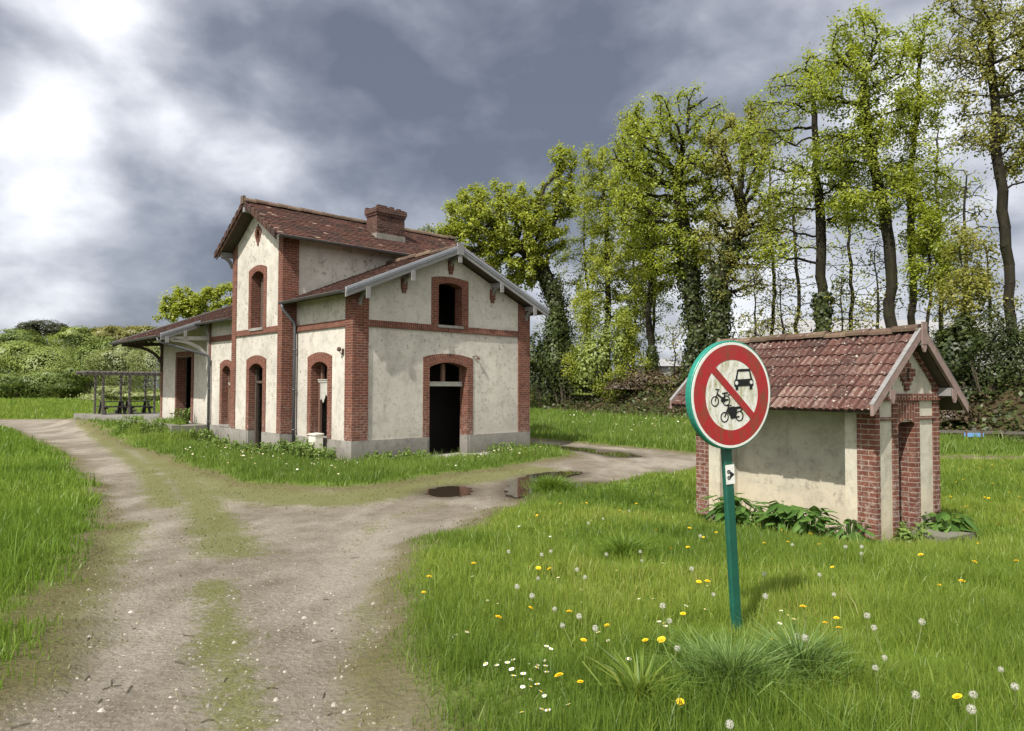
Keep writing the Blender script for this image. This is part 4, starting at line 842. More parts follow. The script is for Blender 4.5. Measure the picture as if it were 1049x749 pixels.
def colonize(trunk, A, step, kill, r, maxit=140, up=.12):
    N = [np.array(p, float) for p in trunk]; par = [-1]+list(range(len(trunk)-1))
    arr = np.array(N); D = np.linalg.norm(A[:, None]-arr[None], axis=2); ni = D.argmin(1); ndist = D[np.arange(len(A)), ni]; alive = np.ones(len(A), bool)
    for it in range(maxit):
        act = np.where(alive)[0]
        if len(act) == 0: break
        new = []; own = ni[act]; order = np.argsort(own, kind='stable'); act = act[order]; own = own[order]
        cuts = np.flatnonzero(np.diff(own))+1
        for grp in np.split(act, cuts):
            i = ni[grp[0]]; v = A[grp]-N[i]; v /= np.linalg.norm(v, axis=1)[:, None]+1e-9
            g = v.mean(0); l = np.linalg.norm(g)
            g = (g/l if l > .05 else r.normal(0, 1, 3))+r.normal(0, .24, 3)+(0, 0, up); g /= np.linalg.norm(g)
            new.append((i, N[i]+g*step))
        base = len(N)
        for i, p in new: N.append(p); par.append(i)
        NP = np.array([p for _, p in new]); aa = np.where(alive)[0]
        D = np.linalg.norm(A[aa][:, None]-NP[None], axis=2); j = D.argmin(1); dm = D[np.arange(len(aa)), j]
        better = dm < ndist[aa]; ni[aa[better]] = base+j[better]; ndist[aa[better]] = dm[better]
        alive[ndist < kill] = False
        # an attractor whose best node stopped approaching is dropped
        if it % 12 == 11: alive &= ~((ndist < kill*1.6))
        if len(N) > 5200: break
    return np.array(N), np.array(par)
def limb_mesh(N, par, R, name, mat):
    child = [[] for _ in N]
    for i, p in enumerate(par):
        if p >= 0: child[p].append(i)
    V = []; F = []; off = 0
    for i in range(1, len(N)):
        p = par[i]
        ns = 9 if R[i] > .16 else (6 if R[i] > .05 else 3)
        a, b = N[p], N[i]; d = b-a; l = np.linalg.norm(d)
        if l < 1e-6: continue
        d /= l; o = np.cross(d, (0, 0, 1.) if abs(d[2]) < .9 else (1., 0, 0)); o /= np.linalg.norm(o); q = np.cross(d, o)
        th = np.arange(ns)*2*PI/ns; ringv = np.cos(th)[:, None]*o+np.sin(th)[:, None]*q
        ra = min(R[p], R[i]*1.25); rb = R[i]
        wob = 1+.10*np.sin(th*3+i*.7)
        V.append(a-d*ra*.3+ringv*(ra*wob)[:, None]); V.append(b+d*rb*.3+ringv*(rb*wob)[:, None])
        k = np.arange(ns); F.append(off+np.stack([k, (k+1) % ns, (k+1) % ns+ns, k+ns], 1)); off += 2*ns
    return raw_mesh(name, np.concatenate(V), np.concatenate(F), mat, smooth=True)
def radii(N, par, r0, tip=.021, p=2.2):
    cnt = np.zeros(len(N)); has = np.zeros(len(N), bool)
    for i in range(len(N)-1, 0, -1):
        if not has[i]: cnt[i] = 1
        cnt[par[i]] += cnt[i]; has[par[i]] = True
    cnt[0] = max(cnt[0], 1); return np.maximum(tip, r0*(cnt/cnt[0])**(1/p)), cnt
def tree(name, label, cat, trunk_px, Y, blobs, r0, leafmat, nleaf=9000, lsize=.26, ivy=0., seed=1, group=None, natt=900, bare=.15, ztop=None, sparse=0.):
    nleaf = int(nleaf*2.1); lsize *= .68; r = np.random.default_rng(seed)
    pts = [px3(x, y, Y) for x, y in trunk_px]; x0, y0 = pts[0][0], pts[0][1]; zb = bank_z(x0, y0)-.1; pts[0][2] = zb
    base = np.array([x0, y0, zb]); fine = []
    for a, b in zip(pts, pts[1:]):
        m = max(2, int(np.linalg.norm(b-a)/.6)); fine += [a+(b-a)*k/m+np.array([*r.normal(0, .05, 2), 0]) for k in range(m)]
    fine.append(pts[-1])
    fr = len(fine); hb = np.array([f[2] for f in fine])
    s = Y/F_PX; A = []
    vol = np.array([b[2]*b[3] for b in blobs], float); vol /= vol.sum()
    for b, w in zip(blobs, vol):
        c = px3(b[0], b[1], Y); dy = b[4] if len(b) > 4 else 0.; n = max(8, int(natt*w)); q = r.normal(0, 1, (n, 3)); q /= np.linalg.norm(q, axis=1)[:, None]
        q *= (r.uniform(.08, 1, n)**.45)[:, None]; A.append(c+np.array([0, dy, 0])+q*np.array([b[2]*s, (b[2]+b[3])*.55*s, b[3]*s]))
    A = np.concatenate(A); N, par = colonize(fine, A, .42 if Y > 20 else .3, .55, r)
    R, cnt = radii(N, par, r0)
    tr = np.arange(fr); R[tr] = np.maximum(R[tr], r0*(1-.62*np.linspace(0, 1, fr)))
    R[:3] *= np.array([1.5, 1.2, 1.06])
    t = thing(name, label, cat, tuple(base), 0, group)
    link('trunk', limb_mesh(N-base, par, R, 'trunk', BARK), t)
    tips = np.where((cnt <= 5) & (np.arange(len(N)) >= fr))[0]
    cl = r.uniform(0, 1, len(N)); tips = tips[cl[par[tips]] > bare]                    # some twigs stay bare
    if len(tips):
        pk = r.choice(tips, nleaf); P = N[pk]+r.normal(0, .21, (nleaf, 3)); g = P-N[par[pk]]; up = np.array([0, 0, .8])
        tone = np.clip(.5+.24*r.normal(0, 1, nleaf)+.26*(cl[par[par[pk]]]-.5), 0, 1)
        link('crown', leaf_mesh('crown', P-base, g/ (np.linalg.norm(g, axis=1)[:, None]+1e-6)*.8+up, lsize, leafmat, seed=seed, tone=tone), t)
    if ivy > 0:
        k = np.where(hb < zb+ivy)[0]; m = int(ivy*520); pk = r.choice(k, m); th = r.uniform(0, 2*PI, m); nrm = np.stack([np.cos(th), np.sin(th), r.normal(0, .2, m)], 1)
        rad_ = (R[pk]*(.85+.55*np.abs(r.normal(0, 1, m))+.35*np.sin(N[pk][:, 2]*2.3+th*2))+.03)[:, None]
        P = N[pk]+nrm*rad_+np.stack([np.zeros(m), np.zeros(m), r.uniform(-.3, .3, m)], 1)
        link('ivy', leaf_mesh('ivy', P-base, nrm*2, .2, L_IVY, seed=seed+5, asp=.8), t)
    return t
GT = 'tall trees along the bank'
def bush(name, label, cat, lobes, mat, n, size, seed, group=None, base=None, twig=True):
    """lobes: (x, y, z, rx, ry, rz) in metres, leaves thickest near the surface of each lobe"""
    r = np.random.default_rng(seed); lobes = np.array(lobes, float)
    if base is None: base = np.array([lobes[:, 0].mean(), lobes[:, 1].mean(), 0]); 
    w = (lobes[:, 3]*lobes[:, 5]); pk = r.choice(len(lobes), n, p=w/w.sum()); q = r.normal(0, 1, (n, 3)); q /= np.linalg.norm(q, axis=1)[:, None]
    k = 1-np.abs(r.normal(0, .13, n))+np.where(r.uniform(0, 1, n) < .12, r.exponential(.12, n), 0); lum = 1+.13*np.sin(q[:, 0]*5+pk*2)+.13*np.sin(q[:, 2]*6+pk)+.12*np.sin(q[:, 1]*7+pk*3)
    P = lobes[pk, :3]+q*lobes[pk, 3:]*(k*lum)[:, None]; P[:, 2] = np.maximum(P[:, 2], base[2]+.03)
    tone = np.clip(.45+.2*r.normal(0, 1, n)+.12*np.sin(pk*4.1), 0, 1)
    t = thing(name, label, cat, tuple(base), 0, group)
    link('foliage', leaf_mesh('foliage', P-base, q+np.array([0, 0, .5]), size, mat, seed=seed, tone=tone), t)
    if twig:
        mb = MB()
        for l in lobes:
            for _ in range(3):
                e = l[:3]-base+r.normal(0, .25, 3)*l[3:]; b0 = Vector((*(r.normal(0, .12, 2)*l[3]+(l[:2]-base[:2])*.5), 0)); m_ = (b0+Vector(e))/2+Vector(r.normal(0, .1, 3)*l[3:])
                mb.tube([b0, m_, Vector(e)], [.03*l[5]**.5+.01, .02*l[5]**.5+.008, .008], 4, False)
        mb.build('stems', TWIG, t)
    return t
def bush_px(name, label, cat, blobs, Y, mat, n, size, seed, group=None):
    s = Y/F_PX; L_ = []; r = np.random.default_rng(seed+900)
    for x, y, rx, rz in blobs:
        c = px3(x, y, Y); L_.append((c[0], c[1]+r.uniform(-.2, .6)*rx*s, c[2], rx*s, rx*s*.8, rz*s))
        for _ in range(4):
            a = r.uniform(0, 2*PI); e = r.uniform(-.3, 1.2); k = r.uniform(.35, .55)
            L_.append((c[0]+math.cos(a)*math.cos(e)*rx*s*.75, c[1]+math.sin(a)*math.cos(e)*rx*s*.6, c[2]+math.sin(e)*rz*s*.75, rx*s*k, rx*s*k, rz*s*k))
    bx = np.mean([l[0] for l in L_]); by = np.mean([l[1] for l in L_]); zb = bank_z(bx, by) if bank_t(bx, by) > 0 else 0.
    return bush(name, label, cat, L_, mat, n, size, seed, group, np.array([bx, by, zb]))
tree('oak_tree', 'bright yellow green tree with thick ivy trunk leaning left just right of the station gable', 'tree', [(582, 415), (577, 370), (570, 310), (561, 285), (545, 262), (520, 245)], 58, [(495, 235, 42, 42), (530, 250, 40, 45), (540, 208, 35, 22), (478, 222, 24, 28), (576, 165, 17, 17), (574, 200, 20, 26), (556, 235, 30, 35), (510, 205, 30, 18), (460, 250, 18, 25)], .62, L_OAK, 19000, .34, ivy=9.5, seed=11, group=GT, natt=1300, bare=.04)
tree('oak_tree', 'slender light green tree with thin straight trunk right of the leaning ivy tree', 'tree', [(622, 410), (622, 350), (623, 300), (621, 230), (616, 175)], 54, [(618, 200, 32, 50), (626, 270, 32, 42), (606, 165, 16, 18), (645, 300, 28, 36), (600, 310, 16, 30)], .24, L_OAK, 8000, .28, seed=12, group=GT, natt=800, bare=.1)
tree('oak_tree', 'thin dark crooked trunk with a narrow light crown left of the two big ivy trunks', 'tree', [(667, 408), (668, 360), (663, 320), (667, 280), (662, 240)], 50, [(662, 235, 30, 40), (648, 190, 26, 34), (650, 140, 24, 30), (670, 285, 24, 26)], .22, L_OAK, 6500, .26, ivy=3, seed=13, group=GT, natt=700, bare=.15)
tree('oak_tree', 'big leafy tree with thick ivy trunk and broad rounded top behind the road sign', 'tree', [(712, 400), (713, 330), (706, 280), (700, 230), (694, 180)], 45.5, [(680, 128, 44, 32), (652, 165, 32, 36), (705, 190, 46, 46), (690, 255, 38, 38), (730, 130, 28, 28), (640, 215, 24, 40), (705, 105, 24, 16)], .52, L_OAK2, 12000, .25, ivy=10, seed=14, group=GT, natt=1300, bare=.08)
tree('oak_tree', 'olive tinged half bare ivy tree close right of the big leafy tree', 'tree', [(737, 400), (737, 330), (736, 290), (745, 262), (758, 235)], 43.5, [(752, 165, 38, 45), (772, 240, 34, 40), (735, 250, 24, 34), (778, 130, 22, 30), (800, 215, 22, 30), (755, 290, 34, 22)], .46, L_OLIVE, 7500, .23, ivy=9, seed=15, group=GT, natt=1100, bare=.4)
tree('oak_tree', 'tall straight ivy trunk tree rising behind the middle of the hut roof', 'tree', [(843, 375), (843, 320), (842, 270), (838, 200), (834, 130), (832, 75)], 36.6, [(833, 85, 30, 38), (800, 112, 32, 40), (852, 172, 42, 40), (802, 190, 36, 40), (786, 255, 30, 24), (868, 205, 34, 34), (770, 150, 22, 34)], .25, L_OAK2, 7200, .21, ivy=5, seed=16, group=GT, natt=1200, bare=.22)
tree('oak_tree', 'tallest tree with dark leaning trunk behind the right end of the hut', 'tree', [(916, 375), (914, 310), (910, 250), (904, 200), (892, 150), (884, 80)], 33, [(878, 40, 30, 36), (858, 85, 34, 38), (902, 112, 38, 38), (872, 152, 44, 32), (882, 212, 48, 18), (912, 60, 24, 34), (920, 190, 30, 22)], .25, L_OAK2, 9500, .21, seed=17, group=GT, natt=1300, bare=.1)
tree('oak_tree', 'slim tree with mossy trunk standing right next to the tallest dark trunked tree', 'tree', [(934, 375), (935, 310), (934, 250), (932, 190), (940, 110), (944, 55)], 34.5, [(945, 40, 22, 34), (940, 110, 28, 40), (930, 175, 30, 30), (960, 200, 26, 30), (945, 240, 26, 18)], .17, L_OAK2, 6000, .20, seed=18, group=GT, natt=900, bare=.15)
tree('oak_tree', 'forked olive brown tree with sparse leaves at the far right edge', 'tree', [(1036, 375), (1034, 290), (1028, 215), (1022, 160), (1018, 100), (1014, 50)], 28.3, [(1008, 40, 32, 40), (1040, 55, 32, 55), (990, 90, 26, 32), (1052, 140, 30, 50), (1000, 140, 24, 28), (975, 60, 16, 30), (1070, 60, 30, 60), (1000, 0, 40, 30)], .19, L_OLIVE, 9500, .18, seed=19, group=GT, natt=1400, bare=.3)
tree('oak_tree', 'leafy tree beyond the right edge of the view beside the forked olive tree', 'tree', [(1120, 380), (1118, 250), (1110, 120)], 27, [(1110, 60, 50, 70), (1100, 160, 36, 50), (1150, 140, 40, 60)], .27, L_OAK2, 6000, .22, seed=20, group=GT, natt=700)
tree('oak_tree', 'spreading dark limbed tree rising behind the low left hall roof', 'tree', [(206, 395), (206, 350), (203, 330)], 72, [(185, 313, 25, 18), (222, 302, 16, 14), (208, 316, 24, 15), (240, 306, 18, 16), (172, 322, 12, 10)], .4, L_OAK, 5500, .4, seed=31, natt=500, bare=.1)
tree('birch_tree', 'treetop showing just above the middle block roof right of the chimney', 'tree', [(440, 395), (440, 320), (440, 270)], 66, [(440, 240, 12, 12), (428, 252, 18, 18), (452, 262, 20, 24), (415, 265, 14, 14)], .25, L_PALE, 4000, .34, seed=32, natt=400)
GS = 'thin saplings on the bank'
SAP = [(600, 52, 300, 'light green sapling in front of the leaning ivy trunk', L_OAK, 2600), (640, 50, 320, 'light green sapling between the two slender trunks', L_OAK, 2200), (690, 46, 330, 'nearly bare sapling just left of the thick ivy trunk', L_OLIVE, 500), (772, 40, 265, 'bare twiggy sapling right of the two big ivy trunks', L_OLIVE, 350), (800, 37, 275, 'bare thin sapling behind the hut roof left of the straight ivy trunk', L_OLIVE, 250), (862, 36, 285, 'thin bare sapling right of the straight ivy trunk', L_OLIVE, 250), (897, 34, 245, 'bare thin sapling left of the tallest tree', L_OLIVE, 300), (950, 32, 210, 'leafy sapling with spreading sprays right of the slim mossy tree', L_OAK2, 2200), (985, 29, 230, 'sapling with flat pale sprays left of the forked tree', L_OLIVE, 1300), (1012, 29, 250, 'thin bare sapling close left of the forked trunk', L_OLIVE, 400), (560, 58, 320, 'bare sapling between station corner and leaning ivy trunk', L_OLIVE, 500)]
for i, (x, Y, top, lab, mt, nl) in enumerate(SAP):
    tree('sapling', lab, 'sapling', [(x, 400), (x+2, (400+top)//2), (x-1, top+12)], Y, [(x, top+20, 16, 26), (x+8, top+60, 22, 26), (x-8, top+75, 20, 22)], .07, mt, int(nl*1.5), .2, seed=60+i, group=GS, natt=260, bare=.1)
BGT = [(600, 63, 188, 'slim light tree in the second row above the leaning ivy trunk', L_OAK, 4200, 26), (648, 60, 172, 'slim light tree in the second row left of the big leafy tree', L_OAK, 4500, 30), (668, 58, 160, 'thin light tree in the second row directly left of the thick ivy trunk', L_OAK2, 3500, 26), (728, 55, 190, 'thin olive tree in the second row between the two big ivy trunks', L_OLIVE, 3500, 26), (790, 50, 130, 'nearly bare slim tree in the second row left of the straight ivy trunk', L_OLIVE, 500, 30), (815, 47, 160, 'thin sparse tree in the second row close left of the straight ivy trunk', L_OLIVE, 300, 26), (870, 45, 150, 'sparse slim tree in the second row right of the straight ivy trunk', L_OAK2, 700, 28), (962, 42, 120, 'sparse slim tree in the second row right of the slim mossy tree', L_OAK2, 900, 28), (990, 40, 170, 'nearly bare thin tree in the second row left of the forked tree', L_OLIVE, 400, 24)]
for i, (x, Y, top, lab, mt, nl, w) in enumerate(BGT):
    hgt = 400-top; tree('slim_tree', lab, 'tree', [(x, 400), (x+3, 400-hgt*.4), (x-2, 400-hgt*.75), (x, top+10)], Y, [(x, top+hgt*.12, w*.8, hgt*.13), (x+w*.4, top+hgt*.3, w, hgt*.16), (x-w*.5, top+hgt*.42, w, hgt*.16), (x+w*.2, top+hgt*.58, w*.9, hgt*.15), (x-w*.2, top+hgt*.75, w*.8, hgt*.13)], .13, mt, nl, .26, seed=90+i, group='slim trees in the second row', natt=480, bare=.1)
# far hedge and woods on the left
GH = 'bushes and trees beyond the far meadow'
FAR = [('willow_bush', 'big dark green rounded bush left of the middle of the far hedge', [(52, 380, 42, 28), (70, 390, 26, 18)], 104, L_WILLOW, 7000),
 ('willow_bush', 'mid green bush at the left edge of the picture', [(8, 380, 34, 26)], 106, L_WILLOW, 5000),
 ('hazel_bush', 'low dark bush with small bright flecks in front of the left hedge', [(35, 394, 44, 15), (12, 396, 22, 12)], 98, L_HEDGE, 5000),
 ('willow_bush', 'pale rounded willow above the pergola', [(128, 376, 34, 24)], 97, L_PALE, 6000),
 ('willow_bush', 'cream green willow bush right of the pale rounded willow', [(163, 376, 26, 28), (178, 372, 20, 30)], 93, L_PALE, 5500),
 ('hazel_bush', 'green bush between the dark rounded bush and the pale willow', [(95, 388, 24, 20), (100, 372, 20, 22)], 101, L_HEDGE, 4500),
 ('bramble_mound', 'low bright bramble mound behind the pergola', [(118, 405, 26, 8), (100, 408, 18, 5), (150, 408, 26, 6)], 84, L_PALE, 3500),
 ('oak_bush', 'tall green tree mass at the left edge behind the hedge', [(15, 356, 34, 17)], 124, L_HEDGE, 4500),
 ('pine_tree', 'dark reddish pine top standing out above the left hedge', [(45, 336, 20, 9), (58, 340, 12, 8), (30, 345, 12, 9)], 130, L_PINE, 3500),
 ('oak_bush', 'bright green treetop mass right of the dark pine', [(82, 352, 30, 15)], 122, L_WILLOW, 4500),
 ('oak_bush', 'yellowish treetop mass above the pale willows', [(122, 350, 30, 14)], 126, L_YEL, 4500),
 ('oak_bush', 'yellow treetop mass close left of the hall roof edge', [(160, 348, 30, 14)], 128, L_YEL, 4500),
 ('oak_bush', 'yellow green trees hidden mostly behind the hall', [(215, 350, 40, 20)], 128, L_YEL, 3000),
 ('willow_bush', 'green bushes beyond the left edge of the view', [(-50, 375, 40, 32), (-110, 372, 40, 35)], 108, L_WILLOW, 5000),
 ('willow_bush', 'bushes behind the hall out of sight from the track', [(230, 380, 40, 25), (290, 378, 40, 26)], 95, L_WILLOW, 3500)]
for i, (nm, lab, bl, Y, mt, n) in enumerate(FAR): bush_px(nm, lab, 'bush' if 'tree' not in nm else 'tree', bl, Y, mt, int(n*3), .34*Y/105, 200+i, GH)
# undergrowth on the bank
GU = 'bushes on the bank'
UND = [('holly_bush', 'dark green bush at the foot of the bank next to the station corner', [(552, 385, 20, 40), (566, 400, 18, 24)], 56, L_DARK, 4500),
 ('holly_bush', 'dark ivy covered mass under the leaning ivy trunk', [(585, 385, 24, 42), (600, 400, 22, 26), (568, 360, 14, 40)], 54, L_DARK, 3600),
 ('hazel_bush', 'light green shrub under the slender trees on the bank', [(622, 365, 26, 44), (606, 380, 22, 40), (640, 350, 18, 36)], 51, L_WILLOW, 2600),
 ('bramble_bush', 'brown leafless bramble thicket on the bank left of the sign', [(642, 402, 20, 16), (660, 396, 20, 20), (678, 404, 20, 16)], 48.5, L_BROWN, 3600),
 ('bramble_bush', 'brown dry thicket on the bank directly behind the left end of the hut roof', [(695, 400, 24, 22), (715, 398, 18, 24)], 46, L_BROWN, 4200),
 ('bramble_bush', 'brown dry scrub behind the hut roof under the big ivy trunks', [(745, 395, 24, 26), (770, 400, 22, 22)], 43, L_BROWN, 3500),
 ('holly_bush', 'dark scrub hidden behind the middle of the hut', [(810, 395, 34, 26), (860, 395, 34, 26)], 38, L_DARK, 3500),
 ('holly_bush', 'dark evergreen bush behind the right gable of the hut', [(975, 375, 24, 32), (962, 400, 20, 26)], 30.5, L_DARK, 5000),
 ('holly_bush', 'large dark evergreen bush at the far right behind the fence', [(1018, 375, 34, 52), (1045, 380, 30, 56), (1005, 405, 30, 34), (985, 360, 20, 36)], 27.8, L_DARK, 8500),
 ('bramble_bush', 'patch of brown dry brambles behind the fence beside the hut gable', [(975, 428, 22, 14), (1000, 436, 20, 10)], 27.3, L_BROWN, 2600),
 ('laurel_bush', 'lighter green bush top between hut gable and dark evergreens', [(980, 345, 18, 12), (1000, 352, 14, 10)], 33, L_HEDGE, 2000),
 ('holly_bush', 'dark bush continuing the bank beyond the right edge', [(1100, 390, 40, 46)], 26, L_DARK, 4500)]
for i, (nm, lab, bl, Y, mt, n) in enumerate(UND): bush_px(nm, lab, 'bush', bl, Y, mt, int(n*1.5), .22*Y/45, 300+i, GU)
r = np.random.default_rng(77); n = 26000                      # ivy and ground cover over the whole bank
ss_ = r.uniform(-12, 42, n); tt_ = r.uniform(-.2, 8, n); X = BA[0]+BD[0]*ss_+BN[0]*tt_; Y_ = BA[1]+BD[1]*ss_+BN[1]*tt_
Z = -.25+2.5*smooth((tt_+.3)/5.2)+r.exponential(.22, n)
o = link('undergrowth', leaf_mesh('undergrowth', np.stack([X, Y_, Z], 1), np.tile([0, -.3, 1.], (n, 1)), .22, L_DARK, seed=78)); o['kind'] = 'stuff'
o = link('dry_leaves', leaf_mesh('dry_leaves', np.stack([X+r.normal(0, .5, n), Y_, Z*1.0+.05], 1)[:14000], np.tile([0, -.3, 1.], (14000, 1)), .18, L_BROWN, seed=79)); o['kind'] = 'stuff'

# ---------------------------------------------------------------- grass
def blades(name, X, Y, h, w, mat, tone, lean=.35, seed=3, Z=None, spread=None):
    r = np.random.default_rng(seed); n = len(X); Z = hz(X, Y)-.02 if Z is None else Z
    a = r.uniform(0, 2*PI, n); ln = np.abs(r.normal(0, lean, n)); dx, dy = np.cos(a), np.sin(a)
    if spread is not None: dx, dy, ln = spread
    b = r.uniform(0, 2*PI, n); wx, wy = np.cos(b)*w/2, np.sin(b)*w/2
    B0 = np.stack([X, Y, Z], 1); Wv = np.stack([wx, wy, np.zeros(n)], 1); D = np.stack([dx, dy, np.zeros(n)], 1); U = np.array([0, 0, 1.])
    hh = h[:, None]; l = ln[:, None]
    M1 = B0+U*hh*.55+D*hh*l*.35; T1 = B0+U*hh*(1-.35*np.minimum(l, 1.8)**2*.6)+D*hh*l
    V = np.stack([B0-Wv, B0+Wv, M1+Wv*.75, M1-Wv*.75, T1], 1).reshape(-1, 3); k = np.arange(n)*5
    return raw_mesh(name, V, np.stack([k, k+1, k+2, k+3], 1), mat, np.repeat(tone, 5), np.stack([k+3, k+2, k+4], 1))
def view_ok(x, y, m=380):
    X_ = 524.5+F_PX*x/np.maximum(y, .1); return (X_ > -m) & (X_ < 1049+m) & (y > 2.4)
def scatter(n, x0, x1, y0, y1, r): return r.uniform(x0, x1, n), r.uniform(y0, y1, n)
ST_C = (math.cos(ANG), math.sin(ANG))
def in_building(x, y, pad=.02):
    u = (x-OX)*ST_C[0]+(y-OY)*ST_C[1]; v = -(x-OX)*ST_C[1]+(y-OY)*ST_C[0]
    a = (u > -.02-pad) & (u < 6.5) & (v > -pad) & (v < 15.3); b = (u > -.45-pad) & (u < 6.9) & (v > 3.1) & (v < 6.8); c = (u > -1.3) & (u < 6.6) & (v > 9.5) & (v < 24.2)
    d = (u > 2.5) & (u < 4.15) & (v > -1.2) & (v < .2)
    hu = (x-HX)*math.cos(HA)+(y-HY)*math.sin(HA); hv = -(x-HX)*math.sin(HA)+(y-HY)*math.cos(HA)
    e = (hu > 0) & (hu < 1.56) & (hv > -.02) & (hv < 3); f = (hu > .6) & (hu < 1.3) & (hv > -.57) & (hv < .1)
    return a | b | c | d | e | f
def field(name, P, zones, mat, seed, hmul=1., tone0=.45, patch=.4, edge=.45):
    r = np.random.default_rng(seed); Xs, Ys, Hs, Ws = [], [], [], []
    for (x0, x1, y0, y1, dens, h, w) in zones:
        n = int(dens*(x1-x0)*(y1-y0)); x, y = scatter(n, x0, x1, y0, y1, r); ok = view_ok(x, y); x, y = x[ok], y[ok]
        s = psd(x, y, P)+.16*lump(x, y, 2.3, 3)+.09*lump(x, y, 6.5, 4)+.04*lump(x, y, 17, 5)
        d = np.clip(-s/edge, 0, 1)
        cl = .5+.5*lump(x, y, 3.1, seed+1)*.7+.3*lump(x, y, 9, seed+2)
        ok = (r.uniform(0, 1, len(x)) < d*(.55+.6*cl)) & (s < 0) & ~in_building(x, y); x, y, d, cl = x[ok], y[ok], d[ok], cl[ok]
        hh = h*(.35+.65*d)*(.55+.75*np.clip(cl, 0, 1.2))*np.exp(r.normal(0, .28, len(x)))*hmul
        Xs.append(x); Ys.append(y); Hs.append(hh); Ws.append(w*np.exp(r.normal(0, .25, len(x))))
    X, Y, H_, W_ = map(np.concatenate, (Xs, Ys, Hs, Ws))
    tone = np.clip(tone0+.17*r.normal(0, 1, len(X))+patch*.5*lump(X, Y, .9, seed+3)+.06*lump(X, Y, 3.7, seed+4), 0, 1)
    o = link(name, blades(name, X, Y, H_, W_, mat, tone, seed=seed)); o['kind'] = 'stuff'; return o
field('meadow_grass', RIGHT_P, [(-1.2, 6.2, 2.6, 5.2, 8000, .105, .0048), (-1.2, 10, 5.2, 8.5, 3600, .11, .007), (-1, 16, 8.5, 13, 1400, .12, .012), (0, 20, 13, 19, 750, .12, .017), (8, 20, 8, 20, 250, .17, .017)], G_R, 41, tone0=.43, patch=.5)
field('lush_grass', LEFT_P, [(-8, -1.5, 3, 6.5, 2600, .16, .008), (-13, -3, 6.5, 11, 1500, .17, .012), (-21, -5, 11, 18, 650, .17, .018), (-26, -9, 18, 30, 260, .18, .028), (-46, -16, 28, 52, 75, .2, .045)], G_L, 42, tone0=.5, patch=.35)
field('verge_grass', VERGE_P, [(-6, 3, 13, 20, 1500, .17, .013), (-16, -3, 15, 27, 620, .2, .02), (-26, -9, 24, 42, 260, .2, .03), (0, 3, 18, 26, 700, .2, .018)], G_V, 43, tone0=.5, patch=.5, edge=.7)
field('far_grass', FAR_P, [(-2, 20, 19, 34, 330, .26, .03), (-4, 26, 34, 60, 120, .3, .05)], G_V, 44, tone0=.55, patch=.3)
field('far_grass', FARL_P, [(-60, -14, 38, 70, 70, .25, .06), (-100, -30, 70, 116, 16, .3, .12)], G_R, 45, tone0=.42, patch=.35)
r = np.random.default_rng(48)                                 # short growth on the mossy strips and edges of the track
x, y = scatter(110000, -9, 3, 3, 17, r); ok = view_ok(x, y); x, y = x[ok], y[ok]; s = track_sd(x, y); m_ = moss_at(x, y)*(.35+.65*np.clip(.5+lump(x, y, 5, 49), 0, 1)); pr = np.where(s > -.05, np.maximum(m_*.42, .6*np.exp(-np.maximum(s, 0)/.16)), 0)
ok = (r.uniform(0, 1, len(x)) < pr) & ~in_building(x, y)
for P, _ in PUD: ok &= psd(x, y, P) > .12
x, y = x[ok], y[ok]; o = link('track_moss', blades('track_moss', x, y, r.uniform(.008, .035, len(x)), r.uniform(.004, .010, len(x))*np.clip(y/5, .8, 2), G_MOSS, r.uniform(.1, .9, len(x)), .7, 50, Z=hz(x, y)+.004)); o['kind'] = 'stuff'
# ---------------------------------------------------------------- flowers and weeds
DAND = [(-0.32,6.11),(-0.63,5.47),(-0.64,5.13),(0.10,4.76),(-0.10,4.35),(0.37,4.55),(0.40,4.01),(0.60,4.30),(0.78,4.02),(0.88,4.00),(0.27,3.44),(0.34,3.44),(0.76,3.26),(0.37,6.03),(1.57,7.04),(1.78,7.10),(1.45,5.55),(1.50,5.51),(2.04,10.86),(1.10,4.56),(2.78,6.12),(1.91,4.66),(1.93,4.38),(1.66,3.96),(1.50,4.04),(4.02,6.28),(4.47,6.30),(3.39,5.38),(2.05,3.23),(2.64,7.45),(2.91,7.46),(6.73,9.86),(6.26,10.07),(3.27,5.44),(2.04,4.48),(1.96,4.24),(3.78,6.53),(0.23,6.03),(2.10,8.45),(2.43,8.38),(1.67,10.50),(5.30,8.12),(5.94,8.56) ]
CLOCK = [(2.09,4.18),(2.28,4.05),(1.71,3.07),(1.87,3.04),(1.99,3.07),(0.94,2.87),(1.53,3.84),(1.61,4.62),(2.07,3.96),(1.75,3.43),(2.19,4.89),(2.41,3.46),(1.59,3.74),(2.04,3.71),(0.19,5.38),(0.04,4.88),(0.18,4.75),(0.20,4.49),(0.36,4.10),(0.47,4.22),(0.45,3.93),(0.55,5.57),(0.57,5.35),(0.02,6.35),(0.88,6.37),(0.80,3.67),(0.93,4.11),(0.93,4.34),(1.42,4.99),(0.31,6.26),(0.34,6.57),(1.12,6.23),(1.23,6.59),(3.18,6.52),(3.04,6.47),(3.10,6.26),(1.91,7.37),(2.28,3.25) ]
